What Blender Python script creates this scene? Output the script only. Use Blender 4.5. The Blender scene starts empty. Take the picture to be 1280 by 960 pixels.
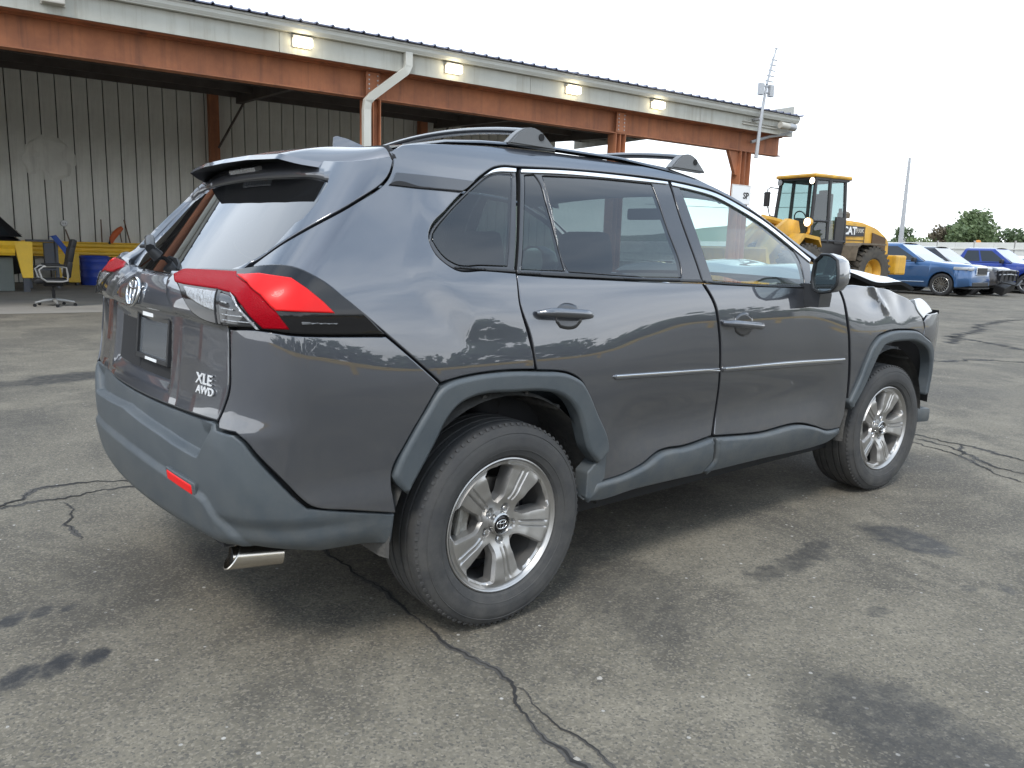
import bpy, bmesh, math, random, json
import numpy as np
from mathutils import Vector, Matrix
from mathutils.geometry import delaunay_2d_cdt
R=math.radians
random.seed(7); np.random.seed(7)
S=bpy.context.scene
COL=S.collection
# ---------------------------------------------------------------- camera
cam=bpy.data.cameras.new('camera'); co=bpy.data.objects.new('camera',cam); COL.objects.link(co)
cam.sensor_width=36; cam.lens=982.858/1280*36; cam.clip_start=.05; cam.clip_end=3000
YAW,PITCH,ROLL=0.877737,-0.170625,0.029645
fw=Vector((math.cos(PITCH)*math.cos(YAW),math.cos(PITCH)*math.sin(YAW),math.sin(PITCH)))
rt=fw.cross(Vector((0,0,1))).normalized(); up=rt.cross(fw)
r2=math.cos(ROLL)*rt+math.sin(ROLL)*up; u2=-math.sin(ROLL)*rt+math.cos(ROLL)*up
m=Matrix((r2,u2,-fw)).transposed().to_4x4(); m.translation=Vector((-1.602127,-2.846895,1.26937))
co.matrix_world=m; S.camera=co
# ---------------------------------------------------------------- sky, sun, exposure
SUN_EL,SUN_AZ=R(52),R(215)       # azimuth measured from +x toward +y
W=bpy.data.worlds.new('World'); S.world=W; W.use_nodes=True
nt=W.node_tree; nt.nodes.clear()
def wn(t,**k):
    n=nt.nodes.new(t)
    for a,b in k.items(): setattr(n,a,b)
    return n
sky=wn('ShaderNodeTexSky',sky_type='NISHITA',sun_disc=False); sky.sun_elevation=SUN_EL; sky.sun_rotation=math.pi/2-SUN_AZ
sky.air_density=1.0; sky.dust_density=2.5; sky.ozone_density=1.0
tc=wn('ShaderNodeTexCoord'); sep=wn('ShaderNodeSeparateXYZ'); nt.links.new(tc.outputs['Generated'],sep.inputs[0])
add=wn('ShaderNodeMath',operation='ADD'); nt.links.new(sep.outputs[2],add.inputs[0]); add.inputs[1].default_value=.22
mx=wn('ShaderNodeMath',operation='MAXIMUM'); nt.links.new(add.outputs[0],mx.inputs[0]); mx.inputs[1].default_value=.12
dv=wn('ShaderNodeVectorMath',operation='DIVIDE'); nt.links.new(tc.outputs['Generated'],dv.inputs[0])
cb=wn('ShaderNodeCombineXYZ')
for i in range(3): nt.links.new(mx.outputs[0],cb.inputs[i])
nt.links.new(cb.outputs[0],dv.inputs[1])
noi=wn('ShaderNodeTexNoise'); noi.inputs['Scale'].default_value=1.25; noi.inputs['Detail'].default_value=7; noi.inputs['Roughness'].default_value=.52; noi.inputs['Distortion'].default_value=.5
nt.links.new(dv.outputs[0],noi.inputs['Vector'])
cr=wn('ShaderNodeValToRGB'); e=cr.color_ramp.elements
e[0].position=.34; e[0].color=(2.6,3.6,5.0,1); e[1].position=.64; e[1].color=(10.0,10.9,11.9,1)
el=e.new(.47); el.color=(4.9,6.1,7.7,1)
nt.links.new(noi.outputs['Fac'],cr.inputs[0])
noi2=wn('ShaderNodeTexNoise'); noi2.inputs['Scale'].default_value=.55; noi2.inputs['Detail'].default_value=3
nt.links.new(dv.outputs[0],noi2.inputs['Vector'])
cov=wn('ShaderNodeMapRange'); cov.inputs[1].default_value=.30; cov.inputs[2].default_value=.48; cov.inputs[3].default_value=.60; cov.inputs[4].default_value=.97
nt.links.new(noi2.outputs['Fac'],cov.inputs[0])
# towards the horizon the cloud deck closes into a bright even white
hz=wn('ShaderNodeMapRange'); hz.inputs[1].default_value=.42; hz.inputs[2].default_value=.05; hz.inputs[3].default_value=0; hz.inputs[4].default_value=.85
nt.links.new(sep.outputs[2],hz.inputs[0])
mh=wn('ShaderNodeMixRGB'); nt.links.new(hz.outputs[0],mh.inputs[0]); nt.links.new(cr.outputs[0],mh.inputs[1]); mh.inputs[2].default_value=(11.2,11.5,11.7,1)
mc=wn('ShaderNodeMixRGB'); nt.links.new(cov.outputs[0],mc.inputs[0]); nt.links.new(sky.outputs[0],mc.inputs[1]); nt.links.new(mh.outputs[0],mc.inputs[2])
bg=wn('ShaderNodeBackground'); bg.inputs['Strength'].default_value=.10
nt.links.new(mc.outputs[0],bg.inputs[0]); wo=wn('ShaderNodeOutputWorld'); nt.links.new(bg.outputs[0],wo.inputs[0])
sl=bpy.data.lights.new('sun','SUN'); sl.energy=1.2; sl.angle=R(14); sl.color=(1,.96,.9)
so=bpy.data.objects.new('sun',sl); COL.objects.link(so)
sd=Vector((math.cos(SUN_EL)*math.cos(SUN_AZ),math.cos(SUN_EL)*math.sin(SUN_AZ),math.sin(SUN_EL)))
so.rotation_euler=sd.to_track_quat('Z','Y').to_euler(); so.location=(0,-20,30)
S.view_settings.view_transform='Standard'; S.view_settings.look='None'; S.view_settings.gamma=1; S.view_settings.use_curve_mapping=False
S.view_settings.exposure=1.08
# ---------------------------------------------------------------- helpers
MATS={}
def mat(name,col,rough=.5,metal=0,coat=0,spec=.5,bump=None,var=None,trans=0,emit=None,aniso=0,coat_rough=.03,coat_ior=0,streak=None,dust=None):
    """principled material; var=(scale,amount,colour2) mottles the colour, bump=(scale,strength)"""
    m=bpy.data.materials.new(name); m.use_nodes=True; n=m.node_tree; b=n.nodes['Principled BSDF']
    b.inputs['Base Color'].default_value=(*col,1); b.inputs['Roughness'].default_value=rough; b.inputs['Metallic'].default_value=metal
    b.inputs['Coat Weight'].default_value=coat; b.inputs['Coat Roughness'].default_value=coat_rough; b.inputs['Specular IOR Level'].default_value=spec
    if coat_ior: b.inputs['Coat IOR'].default_value=coat_ior
    if trans: b.inputs['Transmission Weight'].default_value=trans
    if emit: b.inputs['Emission Color'].default_value=(*emit[0],1); b.inputs['Emission Strength'].default_value=emit[1]
    t=n.nodes.new('ShaderNodeTexCoord')
    if var:
        x=n.nodes.new('ShaderNodeTexNoise'); x.inputs['Scale'].default_value=var[0]; x.inputs['Detail'].default_value=8; x.inputs['Roughness'].default_value=.65
        n.links.new(t.outputs['Object'],x.inputs['Vector'])
        r=n.nodes.new('ShaderNodeMapRange'); r.inputs[1].default_value=.35; r.inputs[2].default_value=.7; r.inputs[4].default_value=var[1]
        n.links.new(x.outputs['Fac'],r.inputs[0])
        k=n.nodes.new('ShaderNodeMixRGB'); k.inputs[1].default_value=(*col,1); k.inputs[2].default_value=(*var[2],1)
        n.links.new(r.outputs[0],k.inputs[0]); n.links.new(k.outputs[0],b.inputs['Base Color'])
        r3=n.nodes.new('ShaderNodeMapRange'); r3.inputs[3].default_value=rough; r3.inputs[4].default_value=min(1,rough+.18*var[1]); n.links.new(x.outputs['Fac'],r3.inputs[0]); n.links.new(r3.outputs[0],b.inputs['Roughness'])
    def overlay(colour,fac):
        s_=b.inputs['Base Color'].links[0].from_socket if b.inputs['Base Color'].links else None
        k=n.nodes.new('ShaderNodeMixRGB'); k.inputs[1].default_value=(*col,1); k.inputs[2].default_value=(*colour,1)
        if s_: n.links.new(s_,k.inputs[1])
        n.links.new(fac,k.inputs[0]); n.links.new(k.outputs[0],b.inputs['Base Color'])
    if streak:      # vertical runs of dirt: (density, amount, colour)
        mp=n.nodes.new('ShaderNodeMapping'); mp.inputs['Scale'].default_value=(streak[0],streak[0],streak[0]*.05); n.links.new(t.outputs['Object'],mp.inputs[0])
        x=n.nodes.new('ShaderNodeTexNoise'); x.inputs['Scale'].default_value=1; x.inputs['Detail'].default_value=7; x.inputs['Roughness'].default_value=.7; n.links.new(mp.outputs[0],x.inputs['Vector'])
        r=n.nodes.new('ShaderNodeMapRange'); r.inputs[1].default_value=.50; r.inputs[2].default_value=.72; r.inputs[4].default_value=streak[1]; n.links.new(x.outputs['Fac'],r.inputs[0]); overlay(streak[2],r.outputs[0])
    if dust:        # road film that thins out with height: (top height, amount, colour)
        sp_=n.nodes.new('ShaderNodeSeparateXYZ'); ge=n.nodes.new('ShaderNodeNewGeometry'); n.links.new(ge.outputs['Position'],sp_.inputs[0])
        r=n.nodes.new('ShaderNodeMapRange'); r.inputs[1].default_value=dust[0]; r.inputs[2].default_value=.25; r.inputs[4].default_value=dust[1]; n.links.new(sp_.outputs[2],r.inputs[0])
        x=n.nodes.new('ShaderNodeTexNoise'); x.inputs['Scale'].default_value=14; x.inputs['Detail'].default_value=9; x.inputs['Roughness'].default_value=.75; n.links.new(t.outputs['Object'],x.inputs['Vector'])
        x2=n.nodes.new('ShaderNodeMapRange'); x2.inputs[1].default_value=.35; x2.inputs[2].default_value=.65; n.links.new(x.outputs['Fac'],x2.inputs[0])
        mu=n.nodes.new('ShaderNodeMath'); mu.operation='MULTIPLY'; n.links.new(r.outputs[0],mu.inputs[0]); n.links.new(x2.outputs[0],mu.inputs[1]); overlay(dust[2],mu.outputs[0])
    if bump:
        x=n.nodes.new('ShaderNodeTexNoise'); x.inputs['Scale'].default_value=bump[0]; x.inputs['Detail'].default_value=4
        n.links.new(t.outputs['Object'],x.inputs['Vector'])
        u=n.nodes.new('ShaderNodeBump'); u.inputs['Strength'].default_value=bump[1]; u.inputs['Distance'].default_value=.01
        n.links.new(x.outputs['Fac'],u.inputs['Height']); n.links.new(u.outputs[0],b.inputs['Normal'])
    MATS[name]=m; return m
def glassmat(name,tint,gloss=1.0,rough=.0,film=None):
    """thin pane: tinted see-through plus a mirror reflection that grows at grazing angles"""
    m=bpy.data.materials.new(name); m.use_nodes=True; n=m.node_tree; n.nodes.clear()
    tr=n.nodes.new('ShaderNodeBsdfTransparent'); tr.inputs[0].default_value=(*tint,1)
    gl=n.nodes.new('ShaderNodeBsdfGlossy'); gl.inputs['Roughness'].default_value=rough; gl.inputs[0].default_value=(.95,.97,1,1)
    fr=n.nodes.new('ShaderNodeFresnel'); gm=n.nodes.new('ShaderNodeNewGeometry'); io=n.nodes.new('ShaderNodeMapRange'); io.inputs[3].default_value=1.55; io.inputs[4].default_value=1/1.55
    n.links.new(gm.outputs['Backfacing'],io.inputs[0]); n.links.new(io.outputs[0],fr.inputs[0])
    mu=n.nodes.new('ShaderNodeMath'); mu.operation='MULTIPLY'; mu.inputs[1].default_value=gloss; n.links.new(fr.outputs[0],mu.inputs[0])
    base=tr
    if film:
        df=n.nodes.new('ShaderNodeBsdfDiffuse'); df.inputs[0].default_value=(*film[0],1)
        f2=n.nodes.new('ShaderNodeMixShader'); f2.inputs[0].default_value=film[1]; n.links.new(tr.outputs[0],f2.inputs[1]); n.links.new(df.outputs[0],f2.inputs[2]); base=f2
    mi=n.nodes.new('ShaderNodeMixShader'); n.links.new(mu.outputs[0],mi.inputs[0]); n.links.new(base.outputs[0],mi.inputs[1]); n.links.new(gl.outputs[0],mi.inputs[2])
    o=n.nodes.new('ShaderNodeOutputMaterial'); n.links.new(mi.outputs[0],o.inputs[0]); MATS[name]=m; return m
def mesh(name,V,Fc,m,smooth=False,normals=None):
    me=bpy.data.meshes.new(name); me.from_pydata([tuple(map(float,v)) for v in V],[],[tuple(map(int,f)) for f in Fc]); 
    if m is not None: me.materials.append(MATS[m] if isinstance(m,str) else m)
    me.update()
    if smooth or normals is not None: me.polygons.foreach_set('use_smooth',[True]*len(me.polygons))
    if normals is not None: me.normals_split_custom_set_from_vertices([tuple(map(float,v)) for v in normals])
    return me
def link(name,me,parent=None,loc=None):
    o=bpy.data.objects.new(name,me); COL.objects.link(o)
    if parent is not None:
        o.parent=parent
        if loc is None and 'base' in parent: loc=(-parent['base'][0],-parent['base'][1],-parent['base'][2])
    if loc is not None: o.location=loc
    return o
def thing(name,label,cat,loc=(0,0,0),rz=0,group=None):
    o=bpy.data.objects.new(name,None); COL.objects.link(o); o.location=loc; o.rotation_euler=(0,0,rz); o.empty_display_size=.3
    o['label']=label; o['category']=cat
    if group: o['group']=group
    return o
def tag(o,label,cat,group=None):
    o['label']=label; o['category']=cat
    if group: o['group']=group
    return o
def struct(o): o['kind']='structure'; return o
class MB:
    """collects shapes into one mesh"""
    def __init__(s): s.V=[]; s.F=[]
    def add(s,V,Fc):
        k=len(s.V); s.V+= [tuple(v) for v in V]; s.F+=[tuple(i+k for i in f) for f in Fc]; return s
    def box(s,c,d,rot=None,taper=None,bev=0):
        x,y,z=[a/2 for a in d]
        if bev:
            bm=bmesh.new(); bmesh.ops.create_cube(bm,size=1); bmesh.ops.scale(bm,vec=d,verts=bm.verts)
            bmesh.ops.bevel(bm,geom=bm.edges[:],offset=bev,segments=2,affect='EDGES',profile=.6)
            bm.verts.index_update(); v=[tuple(a.co) for a in bm.verts]; f=[[a.index for a in q.verts] for q in bm.faces]; bm.free()
        else:
            v=[(sx*x,sy*y,sz*z) for sz in (-1,1) for sy in (-1,1) for sx in (-1,1)]
            f=[(0,2,3,1),(4,5,7,6),(0,1,5,4),(2,6,7,3),(0,4,6,2),(1,3,7,5)]
        if taper: v=[(a*(taper if c_>0 else 1),b*(taper if c_>0 else 1),c_) for a,b,c_ in v]
        if rot is not None: v=[tuple(rot@Vector(a)) for a in v]
        return s.add([(a[0]+c[0],a[1]+c[1],a[2]+c[2]) for a in v],f)
    def tube(s,pts,r,n=8,cap=True,closed=False):
        pts=[Vector(p) for p in pts]; N_=len(pts); rr=r if isinstance(r,(list,tuple)) else [r]*N_
        V=[];up0=None
        for i,p in enumerate(pts):
            t=((pts[(i+1)%N_]-pts[i-1]) if closed else (pts[min(i+1,N_-1)]-pts[max(i-1,0)])).normalized()
            if up0 is None: up0=Vector((0,0,1)) if abs(t.z)<.9 else Vector((1,0,0))
            a=t.cross(up0).normalized(); b=a.cross(t).normalized(); up0=b
            for k in range(n):
                q=2*math.pi*k/n; V.append(p+(a*math.cos(q)+b*math.sin(q))*rr[i])
        Fc=[]
        for i in range(N_ if closed else N_-1):
            j=(i+1)%N_
            for k in range(n): Fc.append((i*n+k,i*n+(k+1)%n,j*n+(k+1)%n,j*n+k))
        if cap and not closed: Fc.append(tuple(range(n))[::-1]); Fc.append(tuple((N_-1)*n+k for k in range(n)))
        return s.add(V,Fc)
    def lathe(s,prof,n=32,axis='z',c=(0,0,0),closed=False):
        """prof: list of (radius, height)"""
        V=[];L=len(prof)
        for k in range(n):
            q=2*math.pi*k/n; ca,sa=math.cos(q),math.sin(q)
            for r,h in prof:
                v={'z':(r*ca,r*sa,h),'y':(r*ca,h,r*sa),'x':(h,r*ca,r*sa)}[axis]
                V.append((v[0]+c[0],v[1]+c[1],v[2]+c[2]))
        Fc=[]
        for k in range(n):
            j=(k+1)%n
            for i in range(L if closed else L-1):
                i2=(i+1)%L
                f=(k*L+i,j*L+i,j*L+i2,k*L+i2); Fc.append(f if axis!='y' else f[::-1])
        return s.add(V,Fc)
    def prism(s,poly,depth,plane='xz',at=0):
        """extrude a polygon; plane gives the two axes of poly, depth along the third from at"""
        n=len(poly)
        def p(a,b,d): return {'xz':(a,d,b),'xy':(a,b,d),'yz':(d,a,b)}[plane]
        V=[p(a,b,at) for a,b in poly]+[p(a,b,at+depth) for a,b in poly]
        Fc=[tuple(range(n)),tuple(range(2*n-1,n-1,-1))]+[(i,i+n,(i+1)%n+n,(i+1)%n) for i in range(n)]
        return s.add(V,Fc)
    def build(s,name,m,parent=None,smooth=False,loc=None,fix=True,angle=None):
        me=mesh(name,s.V,s.F,m)
        if fix:
            bm=bmesh.new(); bm.from_mesh(me); bmesh.ops.recalc_face_normals(bm,faces=bm.faces)
            if smooth:
                for f in bm.faces: f.smooth=True
                for e_ in bm.edges:
                    if len(e_.link_faces)==2 and e_.calc_face_angle(0)>R(angle or 38): e_.smooth=False
            bm.to_mesh(me); bm.free()
        return link(name,me,parent,loc)
def text_mesh(name,body,size,depth,m,align='CENTER',bold=0):
    cu=bpy.data.curves.new('t','FONT'); cu.body=body; cu.size=size; cu.extrude=depth; cu.align_x=align; cu.align_y='CENTER'; cu.resolution_u=3; cu.offset=bold
    o=bpy.data.objects.new('t',cu); COL.objects.link(o); dg=bpy.context.evaluated_depsgraph_get(); dg.update()
    me=bpy.data.meshes.new_from_object(o.evaluated_get(dg)); bpy.data.objects.remove(o); me.name=name
    me.materials.clear(); me.materials.append(MATS[m]); return me
def rot_axes(x,y,z): return Matrix((x,y,z)).transposed()
# ---------------------------------------------------------------- materials
mat('car_paint',(.066,.072,.087),rough=.40,metal=.70,coat=1,coat_rough=.02,coat_ior=1.95,var=(9,.10,(.105,.10,.10)),dust=(.72,.45,(.17,.155,.13)))
mat('car_paint_dark',(.05,.052,.058),rough=.35,metal=.6,coat=.8)
mat('grey_plastic',(.050,.062,.072),rough=.42,spec=.55,bump=(900,.14),var=(7,.7,(.078,.088,.092)),dust=(.62,.45,(.15,.14,.12)))
mat('black_plastic',(.018,.019,.021),rough=.42,bump=(700,.08))
mat('black_gloss',(.009,.009,.010),rough=.12,coat=.12,spec=.4)
mat('pillar_grey',(.035,.036,.040),rough=.22,metal=.2,coat=.5)
mat('matte_black',(.010,.010,.011),rough=.85)
mat('liner',(.045,.045,.045),rough=.8,bump=(60,.5),var=(7,.8,(.10,.095,.085)))
mat('chrome',(.72,.73,.74),rough=.10,metal=1)
mat('steel_tip',(.62,.58,.52),rough=.22,metal=1)
mat('alloy',(.45,.44,.425),rough=.34,metal=.85,var=(40,.25,(.30,.29,.275)))
mat('alloy_light',(.45,.445,.435),rough=.26,metal=.92)
mat('rubber',(.036,.037,.039),rough=.68,spec=.35,bump=(350,.15),var=(12,.7,(.060,.059,.057)),dust=(.75,.4,(.11,.105,.095)))
mat('rotor',(.30,.28,.26),rough=.35,metal=.9)
mat('caliper',(.30,.295,.27),rough=.5,metal=.4,var=(30,.7,(.12,.10,.08)))
mat('seat_fabric',(.030,.030,.033),rough=.9)
mat('trim_grey',(.10,.10,.10),rough=.8)
mat('headliner',(.30,.30,.29),rough=.9)
mat('dash',(.03,.03,.032),rough=.6)
mat('rail_grey',(.13,.135,.14),rough=.45)
mat('rail_black',(.02,.021,.024),rough=.25,coat=.4)
mat('lens_red',(.42,.006,.012),rough=.12,coat=.1,spec=.2)
mat('lens_red_deep',(.27,.002,.008),rough=.25,coat=.03,spec=.05,bump=(260,.3))
mat('lens_bright',(.66,.016,.016),rough=.3,coat=.05,spec=.15)
mat('lens_clear',(.34,.35,.36),rough=.16,coat=.6,metal=.4,bump=(90,.6))
mat('lens_smoke',(.035,.037,.04),rough=.1,coat=.4,metal=.2)
mat('lens_white',(.42,.44,.46),rough=.08,coat=1,metal=.25)
mat('white_print',(.72,.73,.73),rough=.5)
mat('plate_grey',(.10,.11,.12),rough=.22,coat=.5)
mat('mirror',(.55,.62,.63),rough=.03,metal=1)
glassmat('glass_privacy',(.11,.135,.133),1.25,film=((.02,.022,.024),.10))
glassmat('glass_green',(.74,.90,.85),1.25,film=((.40,.48,.47),.06))
glassmat('glass_rear',(.04,.045,.05),1.3,film=((.035,.036,.038),.30))
glassmat('glass_clear',(.80,.88,.86),1.1)
mat('badge_silver',(.74,.75,.76),rough=.30,metal=.35)
# ---------------------------------------------------------------- body surface of the grey SUV
def lerp(t,xs,ys): return np.interp(t,xs,ys)
def sm(t,xs,ys):
    # smooth (pchip-like) interpolation
    xs=np.asarray(xs,float); ys=np.asarray(ys,float); t=np.asarray(t,float)
    h=np.diff(xs); d=np.diff(ys)/h
    m=np.zeros_like(ys); m[0]=d[0]; m[-1]=d[-1]
    for i in range(1,len(xs)-1):
        m[i]=0 if d[i-1]*d[i]<=0 else (h[i-1]+h[i])/(h[i]/d[i-1]+h[i-1]/d[i])
    i=np.clip(np.searchsorted(xs,t)-1,0,len(h)-1)
    s=(t-xs[i])/h[i]
    lo=s<0; hi=s>1; sc=np.clip(s,0,1)
    h00=2*sc**3-3*sc**2+1;h10=sc**3-2*sc**2+sc;h01=-2*sc**3+3*sc**2;h11=sc**3-sc**2
    r=h00*ys[i]+h10*h[i]*m[i]+h01*ys[i+1]+h11*h[i]*m[i+1]
    r=np.where(lo,ys[0]+m[0]*(t-xs[0]),r); r=np.where(hi,ys[-1]+m[-1]*(t-xs[-1]),r)
    return r
def ss(a,b,t):
    t=np.clip((t-a)/(b-a),0,1); return t*t*(3-2*t)
# side half width at mid car
ZW=[.20,.36,.50,.66,.80,.90,.95,1.00,1.03,1.06,1.10,1.15,1.20,1.40,1.54,1.60,1.66]
WW=[.85,.888,.888,.892,.898,.9005,.9000,.8980,.8955,.8915,.884,.870,.850,.752,.672,.625,.53]
def Wd(x,z):
    w=sm(z,ZW,WW)
    tr=np.clip((-0.15-x)/0.75,0,1.5); 
    w=w-(.035+.055*ss(1.0,1.5,z))*tr**2
    tf=np.clip((x-3.05)/0.5,0,1.6); w=w-.16*tf**2
    # greenhouse narrows to the front
    g=np.clip((x-1.2)/1.0,0,1.5); w=w-.05*g**2*ss(1.12,1.35,z)
    # fender shoulders over wheels
    for cx,a in ((0.02,.022),(2.72,.024)):
        d=np.abs(x-cx); hump=1-ss(.25,.98,d)
        w=w+a*hump*ss(1.12,.84,z)*1.0
    # door waist hollow
    dh=ss(.35,.75,x)*(1-ss(1.95,2.3,x))
    w=w-.012*dh*np.exp(-((z-.62)/.14)**2)
    return w
ZX=[.30,.45,.62,.74,.80,.95,1.05,1.095,1.13,1.16,1.20,1.56,1.62,1.7]
XX=[-.84,-.925,-.945,-.94,-.925,-.905,-.896,-.888,-.868,-.835,-.795,-.455,-.40,-.3]
def Xr(y,z):
    return sm(z,ZX,XX)+.13*y**2
def rad(z): return sm(z,[.3,.7,1.05,1.2,1.6],[.16,.15,.12,.10,.10])
def g(P):
    x,y,z=P[...,0],P[...,1],P[...,2]
    a=np.abs(y)-Wd(x,z); b=(Xr(np.clip(y,-.85,.85),z)-x)
    r=rad(z)
    # rounded intersection
    u=np.maximum(a+r,0); v=np.maximum(b+r,0)
    return np.where((a+r>0)&(b+r>0),np.sqrt(u*u+v*v)-r,np.maximum(a,b))
CX,CY=-.25,-.45; A=.70
def uray(u):
    u=np.asarray(u,float)
    th=np.clip((u-.45)/A,0,1)*np.pi/2
    o=np.stack([np.where(u<.45+A,CX,CX+(u-.45-A)),np.where(u<.45,-u,CY)],-1)
    d=np.stack([-np.cos(th),-np.sin(th)],-1)
    return o,d
def uz_of(P):
    x,y,z=P[...,0],P[...,1],P[...,2]
    th=np.arctan2(-(y-CY),-(x-CX))
    u=np.where(x>=CX,.45+A+(x-CX),np.where(y>=CY,-y,.45+A*np.clip(th,0,np.pi/2)/(np.pi/2)))
    return np.stack([u,z],-1)
def F(u,z,off=0.0):
    u=np.asarray(u,float); z=np.asarray(z,float)
    o,d=uray(u); lo=np.zeros_like(u); hi=np.full_like(u,1.6)
    for _ in range(40):
        m=(lo+hi)/2; P=np.concatenate([o+d*m[...,None],z[...,None]],-1)
        s=g(P)>0; hi=np.where(s,m,hi); lo=np.where(s,lo,m)
    P=np.concatenate([o+d*lo[...,None],z[...,None]],-1)
    return P
def N(P,e=2e-3):
    n=np.stack([g(P+np.array(k)*e)-g(P-np.array(k)*e) for k in ((1,0,0),(0,1,0),(0,0,1))],-1)
    return n/np.linalg.norm(n,axis=-1,keepdims=True)
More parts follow.
